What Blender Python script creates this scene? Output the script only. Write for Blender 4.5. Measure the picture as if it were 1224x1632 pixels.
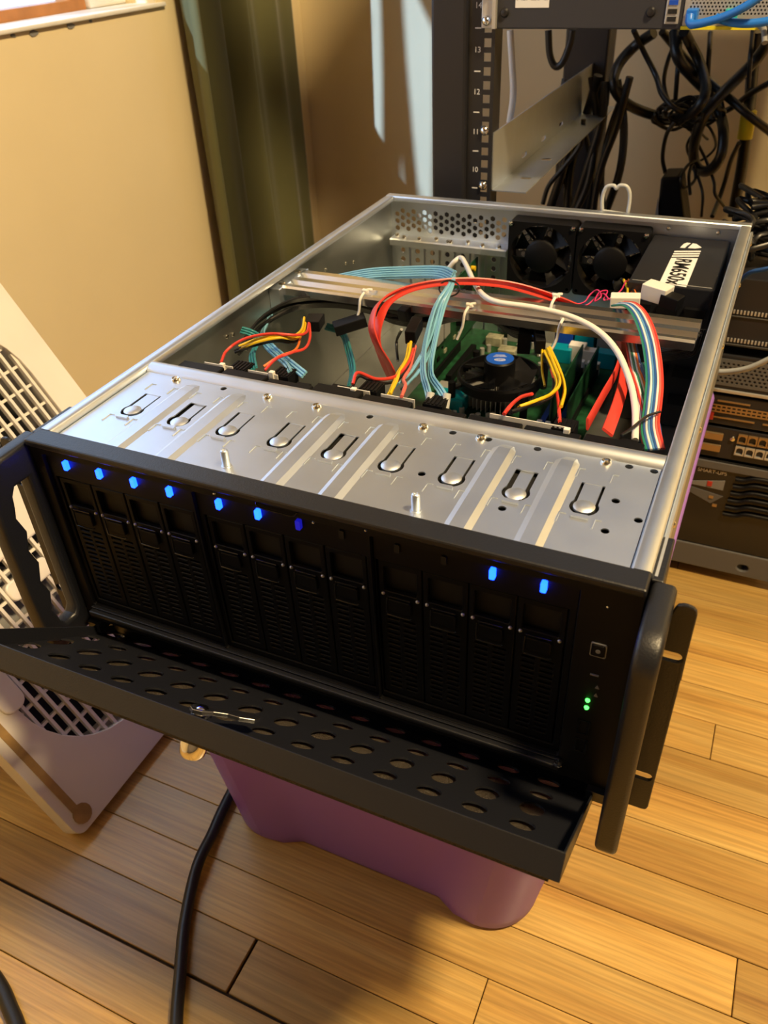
import bpy, math, random
from mathutils import Vector, Matrix
from mathutils.geometry import delaunay_2d_cdt
# ------------------------------------------------------------------ scene, camera, world, lights
for o in list(bpy.data.objects): bpy.data.objects.remove(o)
SC = bpy.context.scene
COL = SC.collection
ZT = 0.54                     # the chassis top stands 0.54 m above the floor; coordinates below use z = 0 there
SC.view_settings.view_transform = 'Standard'
SC.view_settings.look = 'None'
SC.view_settings.gamma = 1.0
SC.view_settings.use_curve_mapping = False
SC.view_settings.exposure = 0.0

def add_camera():
    cd = bpy.data.cameras.new('camera'); co = bpy.data.objects.new('camera', cd); COL.objects.link(co)
    yaw, pit, rol = -0.45866, 0.63908, -0.05389
    f = Vector((math.sin(yaw)*math.cos(pit), math.cos(yaw)*math.cos(pit), -math.sin(pit)))
    r = Vector((math.cos(yaw), -math.sin(yaw), 0)); u = r.cross(f)
    r2 = math.cos(rol)*r + math.sin(rol)*u; u2 = -math.sin(rol)*r + math.cos(rol)*u
    m = Matrix((( r2.x, u2.x, -f.x), (r2.y, u2.y, -f.y), (r2.z, u2.z, -f.z))).to_4x4()
    m.translation = Vector((0.4464, -0.3351, 0.2891 + ZT))
    co.matrix_world = m
    cd.sensor_fit = 'VERTICAL'; cd.sensor_height = 24.0; cd.lens = 1291.93/1632*24.0
    cd.clip_start = .01
    cd.dof.use_dof = True; cd.dof.focus_distance = 0.62; cd.dof.aperture_fstop = 9.0
    SC.camera = co
add_camera()

def set_world():
    w = bpy.data.worlds.new('sky'); SC.world = w; w.use_nodes = True
    b = w.node_tree.nodes['Background']; b.inputs[0].default_value = (.50, .69, 1.0, 1); b.inputs[1].default_value = 3.7
set_world()

def lamp(name, kind, loc, energy, col, rot=None, **kw):
    l = bpy.data.lights.new(name, kind); l.energy = energy; l.color = col
    for k, v in kw.items(): setattr(l, k, v)
    o = bpy.data.objects.new(name, l); COL.objects.link(o); o.location = loc
    if rot is not None: o.rotation_euler = rot
    return o
def aim(o, d): o.rotation_euler = Vector(d).to_track_quat('-Z', 'Y').to_euler()
# ceiling lamp of the room (warm bulb), daylight through the window, low sun through the window
cb = lamp('ceiling_downlight', 'SPOT', (1.20, -0.02, 2.28), 300, (1.0, .73, .38), shadow_soft_size=.12, spot_size=math.radians(156), spot_blend=.25); aim(cb, (0, 0, -1))
# portals: they only steer the sampling of the sky through the two windows
for nm, loc, d, sx, sy in (('window_portal', (-.74, .20, 1.05), (1, 0, 0), 1.6, .68), ('rear_window_portal', (.19, 1.63, 1.59), (0, -1, 0), .78, .60)):
    wl = lamp(nm, 'AREA', loc, 1, (1, 1, 1), shape='RECTANGLE', size=sx, size_y=sy); aim(wl, d); wl.data.cycles.is_portal = True
sun = lamp('low_sun', 'SUN', (-2, -2, 3), 5.2, (.46, .66, 1.0), angle=math.radians(.55)); aim(sun, (.170, .80, -.30))

# ------------------------------------------------------------------ helpers
WORLD = {}
class MB:
    def __init__(s): s.v = []; s.f = []; s.mi = []
    def add(s, vs, fs, mi=0):
        b = len(s.v); s.v += [tuple(p) for p in vs]; s.f += [tuple(i+b for i in f) for f in fs]; s.mi += [mi]*len(fs); return s
    def box(s, x0, x1, y0, y1, z0, z1, mi=0, M=None):
        vs = [Vector((x, y, z)) for z in (z0, z1) for y in (y0, y1) for x in (x0, x1)]
        if M is not None: vs = [M @ p for p in vs]
        return s.add(vs, [(0,2,3,1),(4,5,7,6),(0,1,5,4),(1,3,7,5),(3,2,6,7),(2,0,4,6)], mi)
    def prism(s, poly, a, b, fn, mi=0):
        n = len(poly); vs = [fn(p[0], p[1], a) for p in poly] + [fn(p[0], p[1], b) for p in poly]
        fs = [tuple(range(n))[::-1], tuple(range(n, 2*n))] + [(i, (i+1) % n, n+(i+1) % n, n+i) for i in range(n)]
        return s.add(vs, fs, mi)
    def plate(s, outer, holes, t, fn, mi=0):
        loops = [outer] + holes; pts = []; edges = []
        for L in loops:
            b = len(pts); pts += [Vector(p) for p in L]; edges += [(b+i, b+(i+1) % len(L)) for i in range(len(L))]
        vo, eo, fo, ov, oe, of = delaunay_2d_cdt(pts, edges, [], 0, 1e-7)
        def inside(p, L):
            c = False; j = len(L)-1
            for i in range(len(L)):
                if (L[i][1] > p[1]) != (L[j][1] > p[1]) and p[0] < (L[j][0]-L[i][0])*(p[1]-L[i][1])/(L[j][1]-L[i][1])+L[i][0]: c = not c
                j = i
            return c
        boxes = [(min(p[0] for p in L), max(p[0] for p in L), min(p[1] for p in L), max(p[1] for p in L)) for L in holes]
        keep = []
        for f in fo:
            cx = sum(vo[i][0] for i in f)/len(f); cy = sum(vo[i][1] for i in f)/len(f)
            if not inside((cx, cy), outer): continue
            if any(bb[0] <= cx <= bb[1] and bb[2] <= cy <= bb[3] and inside((cx, cy), L) for bb, L in zip(boxes, holes)): continue
            keep.append(tuple(f))
        n = len(vo)
        vs = [fn(p[0], p[1], 0) for p in vo] + [fn(p[0], p[1], t) for p in vo]
        fs = [f[::-1] for f in keep] + [tuple(i+n for i in f) for f in keep]
        cnt = {}
        for f in keep:
            for i in range(len(f)):
                a, b = f[i], f[(i+1) % len(f)]; cnt[(a, b)] = 1
        for (a, b) in list(cnt):
            if (b, a) not in cnt: fs.append((a, b, b+n, a+n))
        return s.add(vs, fs, mi)
    def round_plate(s, outer, holes, t, e, fn, mi=0):
        """plate whose rims are rounded off by e"""
        def shift(L, d, inward):
            n = len(L); A = sum(L[i][0]*L[(i+1) % n][1]-L[(i+1) % n][0]*L[i][1] for i in range(n)); sg = (1 if A > 0 else -1)*(1 if inward else -1); out = []
            for i in range(n):
                a = Vector(L[i-1]); b = Vector(L[i]); c = Vector(L[(i+1) % n]); u = (b-a).normalized(); v = (c-b).normalized()
                m = Vector((-u.y-v.y, u.x+v.x)); m = m.normalized() if m.length > 1e-6 else Vector((-u.y, u.x)); k = d/max(.5, m.dot(Vector((-u.y, u.x))))
                out.append((b.x+m.x*k*sg, b.y+m.y*k*sg))
            return out
        q = MB().plate(shift(outer, e, True), [shift(h, e, False) for h in holes], t, fn)
        base = [f for f in q.f if len(f) == 3]; s.add(q.v, base, mi)
        steps = [(0, e), (.13*e, .5*e), (.5*e, .13*e), (e, 0), (t-e, 0), (t-.5*e, .13*e), (t-.13*e, .5*e), (t, e)]
        for L, inw in [(outer, True)] + [(h, False) for h in holes]:
            n = len(L); vs = []
            for w, d in steps: vs += [fn(p[0], p[1], w) for p in shift(L, d, inw)]
            s.add(vs, [(k*n+i, k*n+(i+1) % n, (k+1)*n+(i+1) % n, (k+1)*n+i) for k in range(len(steps)-1) for i in range(n)], mi)
        return s
    def cyl(s, p0, p1, r0, r1=None, n=16, mi=0, caps=True):
        p0 = Vector(p0); p1 = Vector(p1); r1 = r0 if r1 is None else r1
        d = (p1-p0).normalized(); a = d.orthogonal().normalized(); b = d.cross(a)
        vs = [p0 + (a*math.cos(2*math.pi*i/n) + b*math.sin(2*math.pi*i/n))*r0 for i in range(n)] + \
             [p1 + (a*math.cos(2*math.pi*i/n) + b*math.sin(2*math.pi*i/n))*r1 for i in range(n)]
        fs = [(i, (i+1) % n, n+(i+1) % n, n+i) for i in range(n)]
        if caps: fs += [tuple(range(n))[::-1], tuple(range(n, 2*n))]
        return s.add(vs, fs, mi)
    def lathe(s, prof, c, ax=(0, 0, 1), n=24, mi=0):
        c = Vector(c); ax = Vector(ax).normalized(); a = ax.orthogonal().normalized(); b = ax.cross(a)
        vs = []; m = len(prof)
        for i in range(n):
            q = 2*math.pi*i/n; e = a*math.cos(q) + b*math.sin(q)
            vs += [c + e*r + ax*h for r, h in prof]
        fs = [(i*m+j, ((i+1) % n)*m+j, ((i+1) % n)*m+j+1, i*m+j+1) for i in range(n) for j in range(m-1)]
        return s.add(vs, fs, mi)
    def sweep(s, path, sect, side=None, mi=0, start=None):
        """sect: list of (a, b) offsets along (side, normal); side: vector or list of vectors per path point, None = transported frame"""
        P = [Vector(p) for p in path]; m = len(sect); vs = []; prev = None
        for i, p in enumerate(P):
            t = (P[min(i+1, len(P)-1)] - P[max(i-1, 0)])
            t = t.normalized() if t.length > 1e-9 else Vector((0, 0, 1))
            if side is None:
                a = (t.orthogonal() if start is None else Vector(start) - t*Vector(start).dot(t)) if prev is None else prev - t*prev.dot(t)
            else:
                sv = Vector(side[i]) if isinstance(side, list) else Vector(side); a = sv - t*sv.dot(t)
                if a.length < 1e-5: a = t.orthogonal()
            a.normalize(); prev = a; b = t.cross(a)
            vs += [p + a*q[0] + b*q[1] for q in sect]
        n = len(P); fs = [(i*m+j, i*m+(j+1) % m, (i+1)*m+(j+1) % m, (i+1)*m+j) for i in range(n-1) for j in range(m)]
        fs += [tuple(range(m))[::-1], tuple(range((n-1)*m, n*m))]
        return s.add(vs, fs, mi)
    def tube(s, path, r, n=8, mi=0):
        return s.sweep(path, [(r*math.cos(2*math.pi*i/n), r*math.sin(2*math.pi*i/n)) for i in range(n)], None, mi)
    def build(s, name, mats, parent=None, smooth=None, bevel=0, seg=2, label=None, origin=None):
        if not isinstance(mats, (list, tuple)): mats = [mats]
        lo = [min(p[i] for p in s.v) for i in range(3)]; hi = [max(p[i] for p in s.v) for i in range(3)]
        c = Vector(origin) if origin is not None else Vector([(a+b)/2 for a, b in zip(lo, hi)])
        me = bpy.data.meshes.new(name); me.from_pydata([tuple(Vector(p)-c) for p in s.v], [], s.f)
        for m in mats: me.materials.append(m)
        if any(s.mi): me.polygons.foreach_set('material_index', s.mi)
        me.validate(); me.update()
        import bmesh
        bm = bmesh.new(); bm.from_mesh(me); bmesh.ops.recalc_face_normals(bm, faces=bm.faces); bm.to_mesh(me); bm.free()
        if smooth is not None:
            me.polygons.foreach_set('use_smooth', [True]*len(me.polygons)); me.set_sharp_from_angle(angle=math.radians(smooth))
        o = bpy.data.objects.new(name, me); COL.objects.link(o)
        w = c + Vector((0, 0, ZT)); WORLD[o] = w
        if parent is not None: o.parent = parent; o.location = w - WORLD[parent]
        else: o.location = w
        if bevel:
            b = o.modifiers.new('bevel', 'BEVEL'); b.width = bevel; b.segments = seg; b.limit_method = 'ANGLE'; b.angle_limit = math.radians(40)
        if label: o['label'] = label
        return o
def tag(o, label, cat=None, group=None, kind=None):
    if label: o['label'] = label
    if cat: o['category'] = cat
    if group: o['group'] = group
    if kind: o['kind'] = kind
    return o
def thing(name, loc, label, cat, group=None):
    o = bpy.data.objects.new(name, None); COL.objects.link(o); w = Vector(loc) + Vector((0, 0, ZT)); o.location = w; WORLD[o] = w
    o.empty_display_size = .02
    return tag(o, label, cat, group)
def struct(name, mb, m, **kw):
    o = mb.build(name, m, **kw); o['kind'] = 'structure'; return o
def dup(o, d, parent=None, keep_parent=True):
    """copy of an object and its children, moved by d (world)"""
    c = o.copy(); COL.objects.link(c); c.parent = parent
    WORLD[c] = WORLD[o] + Vector(d)
    c.location = WORLD[c] - (WORLD[parent] if parent is not None else Vector())
    for ch in [x for x in o.children]: dup(ch, d, c)
    return c
def spline(pts, n=8):
    P = [Vector(p) for p in pts]
    if len(P) < 3: return P
    P = [P[0]*2-P[1]] + P + [P[-1]*2-P[-2]]; out = []
    for i in range(1, len(P)-2):
        a, b, c, d = P[i-1:i+3]
        for k in range(n):
            t = k/n; out.append(.5*((2*b) + (c-a)*t + (2*a-5*b+4*c-d)*t*t + (3*b-a-3*c+d)*t**3))
    out.append(P[-2]); return out
def rrect(x0, x1, y0, y1, r, n=4):
    r = min(r, (x1-x0)/2-1e-6, (y1-y0)/2-1e-6); out = []
    for cx, cy, q in ((x1-r, y1-r, 0), (x0+r, y1-r, 90), (x0+r, y0+r, 180), (x1-r, y0+r, 270)):
        out += [(cx+r*math.cos(math.radians(q+90*k/n)), cy+r*math.sin(math.radians(q+90*k/n))) for k in range(n+1)]
    return out
def circ(cx, cy, r, n=16, q0=0, sy=1): return [(cx+r*math.cos(2*math.pi*i/n+q0), cy+sy*r*math.sin(2*math.pi*i/n+q0)) for i in range(n)]
def XZ(y, s=1): return lambda u, v, w: (u, y+s*w, v)       # plate standing across, thickness backwards
def XY(z, s=-1): return lambda u, v, w: (u, v, z+s*w)
def YZ(x, s=1): return lambda u, v, w: (x+s*w, u, v)
def text_mesh(body, size, name, m, parent, M, depth=.0002, bold=0):
    """flat lettering as a real mesh; M maps text plane (x right, y up, z out) to chassis coordinates"""
    cu = bpy.data.curves.new(name, 'FONT'); cu.body = body; cu.size = size; cu.align_x = 'CENTER'; cu.align_y = 'CENTER'; cu.extrude = depth; cu.offset = bold
    ob = bpy.data.objects.new(name, cu); COL.objects.link(ob); bpy.context.view_layer.update()
    me = bpy.data.meshes.new_from_object(ob.evaluated_get(bpy.context.evaluated_depsgraph_get()))
    vs = [M @ v.co for v in me.vertices]; fs = [tuple(p.vertices) for p in me.polygons]
    bpy.data.objects.remove(ob); bpy.data.curves.remove(cu); bpy.data.meshes.remove(me)
    return MB().add(vs, fs).build(name, m, parent)

# ------------------------------------------------------------------ materials
def mat(name, col, rough=.5, metal=0.0, noise=None, bump=None, emit=None, coat=0, ior=1.5, rvar=0, spec=None, trans=0):
    m = bpy.data.materials.new(name); m.use_nodes = True; nt = m.node_tree; N = nt.nodes; L = nt.links; b = N['Principled BSDF']
    b.inputs['Base Color'].default_value = (*col, 1); b.inputs['Roughness'].default_value = rough; b.inputs['Metallic'].default_value = metal
    b.inputs['IOR'].default_value = ior
    if spec is not None: b.inputs['Specular IOR Level'].default_value = spec
    if coat: b.inputs['Coat Weight'].default_value = coat; b.inputs['Coat Roughness'].default_value = .15
    if trans: b.inputs['Transmission Weight'].default_value = trans
    if emit: b.inputs['Emission Color'].default_value = (*emit[0], 1); b.inputs['Emission Strength'].default_value = emit[1]
    if noise or bump or rvar: tc = N.new('ShaderNodeTexCoord')
    if noise:
        n = N.new('ShaderNodeTexNoise'); n.inputs['Scale'].default_value = noise[0]; n.inputs['Detail'].default_value = 4
        L.new(tc.outputs['Object'], n.inputs['Vector'])
        r = N.new('ShaderNodeMapRange'); r.inputs[1].default_value = .3; r.inputs[2].default_value = .7; r.inputs[3].default_value = 1-noise[1]; r.inputs[4].default_value = 1+noise[1]
        L.new(n.outputs['Fac'], r.inputs[0])
        x = N.new('ShaderNodeVectorMath'); x.operation = 'SCALE'; x.inputs[0].default_value = col; L.new(r.outputs[0], x.inputs['Scale'])
        L.new(x.outputs[0], b.inputs['Base Color'])
        if rvar:
            r2 = N.new('ShaderNodeMapRange'); r2.inputs[1].default_value = .3; r2.inputs[2].default_value = .7; r2.inputs[3].default_value = rough-rvar; r2.inputs[4].default_value = rough+rvar
            L.new(n.outputs['Fac'], r2.inputs[0]); L.new(r2.outputs[0], b.inputs['Roughness'])
    if bump:
        n2 = N.new('ShaderNodeTexNoise'); n2.inputs['Scale'].default_value = bump[0]; n2.inputs['Detail'].default_value = 5
        L.new(tc.outputs['Object'], n2.inputs['Vector'])
        bp = N.new('ShaderNodeBump'); bp.inputs['Strength'].default_value = bump[1]; bp.inputs['Distance'].default_value = .002
        L.new(n2.outputs['Fac'], bp.inputs['Height']); L.new(bp.outputs[0], b.inputs['Normal'])
    return m
def wood_mat():
    m = bpy.data.materials.new('oak_plank'); m.use_nodes = True; nt = m.node_tree; N = nt.nodes; L = nt.links; b = N['Principled BSDF']
    tc = N.new('ShaderNodeTexCoord'); oi = N.new('ShaderNodeObjectInfo')
    mp = N.new('ShaderNodeMapping'); mp.inputs['Scale'].default_value = (1.0, 1.0, 1.0)
    cmb = N.new('ShaderNodeCombineXYZ'); ml = N.new('ShaderNodeMath'); ml.operation = 'MULTIPLY'; ml.inputs[1].default_value = 37.0
    L.new(oi.outputs['Random'], ml.inputs[0]); L.new(ml.outputs[0], cmb.inputs[0]); L.new(ml.outputs[0], cmb.inputs[1]); L.new(ml.outputs[0], cmb.inputs[2])
    L.new(tc.outputs['Object'], mp.inputs['Vector']); L.new(cmb.outputs[0], mp.inputs['Location'])
    st = N.new('ShaderNodeMapping'); st.inputs['Scale'].default_value = (1.7, 30, 30); L.new(mp.outputs[0], st.inputs['Vector'])
    wv = N.new('ShaderNodeTexNoise'); wv.inputs['Scale'].default_value = 1.0; wv.inputs['Detail'].default_value = 6; wv.inputs['Roughness'].default_value = .62; wv.inputs['Distortion'].default_value = .6
    L.new(st.outputs[0], wv.inputs['Vector'])
    st2 = N.new('ShaderNodeMapping'); st2.inputs['Scale'].default_value = (9, 330, 330); L.new(mp.outputs[0], st2.inputs['Vector'])
    fi = N.new('ShaderNodeTexNoise'); fi.inputs['Scale'].default_value = 1.0; fi.inputs['Detail'].default_value = 3; L.new(st2.outputs[0], fi.inputs['Vector'])
    cr = N.new('ShaderNodeValToRGB'); e = cr.color_ramp.elements
    e[0].position = .22; e[0].color = (.29, .135, .032, 1); e[1].position = .66; e[1].color = (.58, .39, .128, 1)
    x = cr.color_ramp.elements.new(.46); x.color = (.52, .315, .085, 1)
    L.new(wv.outputs['Fac'], cr.inputs[0])
    mr = N.new('ShaderNodeMapRange'); mr.inputs[1].default_value = .35; mr.inputs[2].default_value = .65; mr.inputs[3].default_value = .80; mr.inputs[4].default_value = 1.12; L.new(fi.outputs['Fac'], mr.inputs[0])
    mr2 = N.new('ShaderNodeMapRange'); mr2.inputs[3].default_value = .74; mr2.inputs[4].default_value = 1.15; L.new(oi.outputs['Random'], mr2.inputs[0])
    mm = N.new('ShaderNodeMath'); mm.operation = 'MULTIPLY'; L.new(mr.outputs[0], mm.inputs[0]); L.new(mr2.outputs[0], mm.inputs[1])
    sc = N.new('ShaderNodeVectorMath'); sc.operation = 'SCALE'; L.new(cr.outputs[0], sc.inputs[0]); L.new(mm.outputs[0], sc.inputs['Scale'])
    L.new(sc.outputs[0], b.inputs['Base Color']); b.inputs['Roughness'].default_value = .38
    b.inputs['Coat Weight'].default_value = .35; b.inputs['Coat Roughness'].default_value = .22
    bp = N.new('ShaderNodeBump'); bp.inputs['Strength'].default_value = .12; bp.inputs['Distance'].default_value = .001; L.new(fi.outputs['Fac'], bp.inputs['Height']); L.new(bp.outputs[0], b.inputs['Normal'])
    return m
def tub_mat():
    m = bpy.data.materials.new('purple_plastic'); m.use_nodes = True; nt = m.node_tree; N = nt.nodes; L = nt.links; b = N['Principled BSDF']
    b.inputs['Base Color'].default_value = (.46, .25, .78, 1); b.inputs['Roughness'].default_value = .32
    t = N.new('ShaderNodeBsdfTranslucent'); t.inputs['Color'].default_value = (.60, .33, .88, 1)
    mx = N.new('ShaderNodeMixShader'); mx.inputs[0].default_value = .42
    L.new(b.outputs[0], mx.inputs[1]); L.new(t.outputs[0], mx.inputs[2]); L.new(mx.outputs[0], N['Material Output'].inputs[0])
    return m
M = dict(
 steel=mat('galvanised_steel', (.73, .80, .91), .43, 1.0, noise=(35, .025), rvar=.015),
 steel_dull=mat('dull_steel', (.52, .535, .52), .42, 1.0, noise=(30, .05), rvar=.03),
 alu=mat('aluminium', (.80, .81, .83), .26, 1.0),
 chrome=mat('chrome', (.86, .86, .86), .12, 1.0),
 screw=mat('zinc_screw', (.78, .74, .64), .22, 1.0),
 black=mat('black_powder_coat', (.0095, .0105, .015), .40, 0, bump=(900, .12), spec=.55), bezelb=mat('matt_black_bezel', (.0055, .0055, .007), .5, 0, spec=.22),
 blackp=mat('black_plastic', (.0045, .0045, .0055), .45, 0, spec=.20),
 blackg=mat('black_gloss', (.010, .010, .011), .22, 0),
 dark=mat('dark_cavity_plastic', (.004, .004, .005), .6, 0),
 cable=mat('black_cable', (.010, .010, .011), .38, 0),
 red=mat('red_cable', (.62, .045, .03), .42), orange=mat('orange_wire', (.70, .16, .02), .45),
 yellow=mat('yellow_wire', (.72, .47, .01), .42), white=mat('white_plastic', (.72, .70, .66), .45),
 blue_sas=mat('light_blue_wire', (.18, .42, .58), .30), teal=mat('teal_wire', (.03, .22, .25), .35),
 green=mat('green_wire', (.02, .20, .13), .4), navy=mat('navy_wire', (.03, .10, .32), .4), maroon=mat('maroon_wire', (.42, .05, .06), .4), pink=mat('pink_wire', (.62, .03, .14), .45),
 rwhite=mat('ribbon_white', (.72, .72, .70), .45), rblue=mat('ribbon_blue', (.10, .28, .55), .4), salmon=mat('salmon_wire', (.70, .14, .11), .42),
 pcb=mat('green_circuit_board', (.010, .058, .024), .38, 0, noise=(120, .5)), pcb2=mat('board_parts', (.30, .30, .22), .4, 0, noise=(90, .5)),
 gold=mat('gold_contacts', (.75, .55, .22), .3, 1.0), cyan=mat('teal_connector', (.0, .23, .32), .35), blueconn=mat('blue_connector', (.01, .07, .50), .35),
 sticker=mat('blue_sticker', (.01, .09, .52), .35), led=mat('blue_led', (.02, .1, .9), .3, emit=((.003, .030, 1.0), 17)),
 leddim=mat('dim_blue_led', (.02, .02, .4), .3, emit=((.02, .02, 1.0), .35)), ledg=mat('green_led', (.05, .8, .1), .3, emit=((.06, 1.0, .08), 5)),
 foam=mat('grey_filter_foam', (.055, .043, .028), .30, 0, noise=(1500, .95), bump=(1400, 1.0)),
 wall=mat('cream_wall_paint', (.80, .68, .43), .60, 0, noise=(5, .03), bump=(60, .05)), wall2=mat('taupe_wall_paint', (.20, .17, .14), .6),
 ceil=mat('white_ceiling', (.40, .39, .38), .8), trim=mat('white_trim_paint', (.78, .77, .74), .45, noise=(30, .06)),
 oakf=mat('oak_window_wood', (.44, .19, .06), .4, noise=(25, .18)), fanw=mat('aged_white_plastic', (.80, .76, .68), .42, 0, noise=(9, .05)),
 dirt=mat('yellowed_dirt', (.36, .22, .07), .6, noise=(40, .3)), purple=tub_mat(), oak=wood_mat(), gap=mat('dark_floor_gap', (.03, .014, .006), .8),
 grey=mat('grey_rack_paint', (.10, .10, .105), .4), rackb=mat('rack_black', (.014, .014, .018), .38), silver=mat('silver_plastic', (.55, .55, .55), .35, .6),
 tan=mat('brass_tinted_metal', (.42, .29, .15), .35, .8), label=mat('white_paper_label', (.75, .75, .74), .5), ink=mat('black_ink', (.01, .01, .01), .5), inkw=mat('white_ink', (.75, .75, .75), .5),
 blue_eth=mat('blue_patch_cable', (.015, .16, .62), .38), yellowp=mat('yellow_plastic', (.70, .62, .02), .4), redp=mat('red_button', (.45, .03, .02), .4), tealp=mat('teal_plastic', (.02, .35, .33), .4),
 greyc=mat('grey_cable', (.45, .47, .48), .4), bark=mat('bark', (.06, .045, .03), .8), leaf=mat('ivy_leaf', (.03, .07, .02), .6), glass=mat('window_glass', (1, 1, 1), .0, 0, trans=1.0, ior=1.05),
 slate=mat('slate_grey_paint', (.030, .032, .043), .42), rubber=mat('dusty_grey', (.20, .20, .20), .6),
)
def curtain_mat():
    m = bpy.data.materials.new('olive_curtain_cloth'); m.use_nodes = True; nt = m.node_tree; N = nt.nodes; L = nt.links; b = N['Principled BSDF']
    b.inputs['Base Color'].default_value = (.165, .165, .065, 1); b.inputs['Roughness'].default_value = .75; b.inputs['Sheen Weight'].default_value = .3
    tc = N.new('ShaderNodeTexCoord'); mp = N.new('ShaderNodeMapping'); mp.inputs['Scale'].default_value = (700, 700, 300)
    n = N.new('ShaderNodeTexNoise'); n.inputs['Scale'].default_value = 1; L.new(tc.outputs['Object'], mp.inputs[0]); L.new(mp.outputs[0], n.inputs['Vector'])
    bp = N.new('ShaderNodeBump'); bp.inputs['Strength'].default_value = .25; bp.inputs['Distance'].default_value = .0006; L.new(n.outputs['Fac'], bp.inputs['Height']); L.new(bp.outputs[0], b.inputs['Normal'])
    t = N.new('ShaderNodeBsdfTranslucent'); t.inputs['Color'].default_value = (.10, .095, .03, 1)
    mx = N.new('ShaderNodeMixShader'); mx.inputs[0].default_value = .25; L.new(b.outputs[0], mx.inputs[1]); L.new(t.outputs[0], mx.inputs[2]); L.new(mx.outputs[0], N['Material Output'].inputs[0])
    return m
M['curtain'] = curtain_mat()
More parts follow.
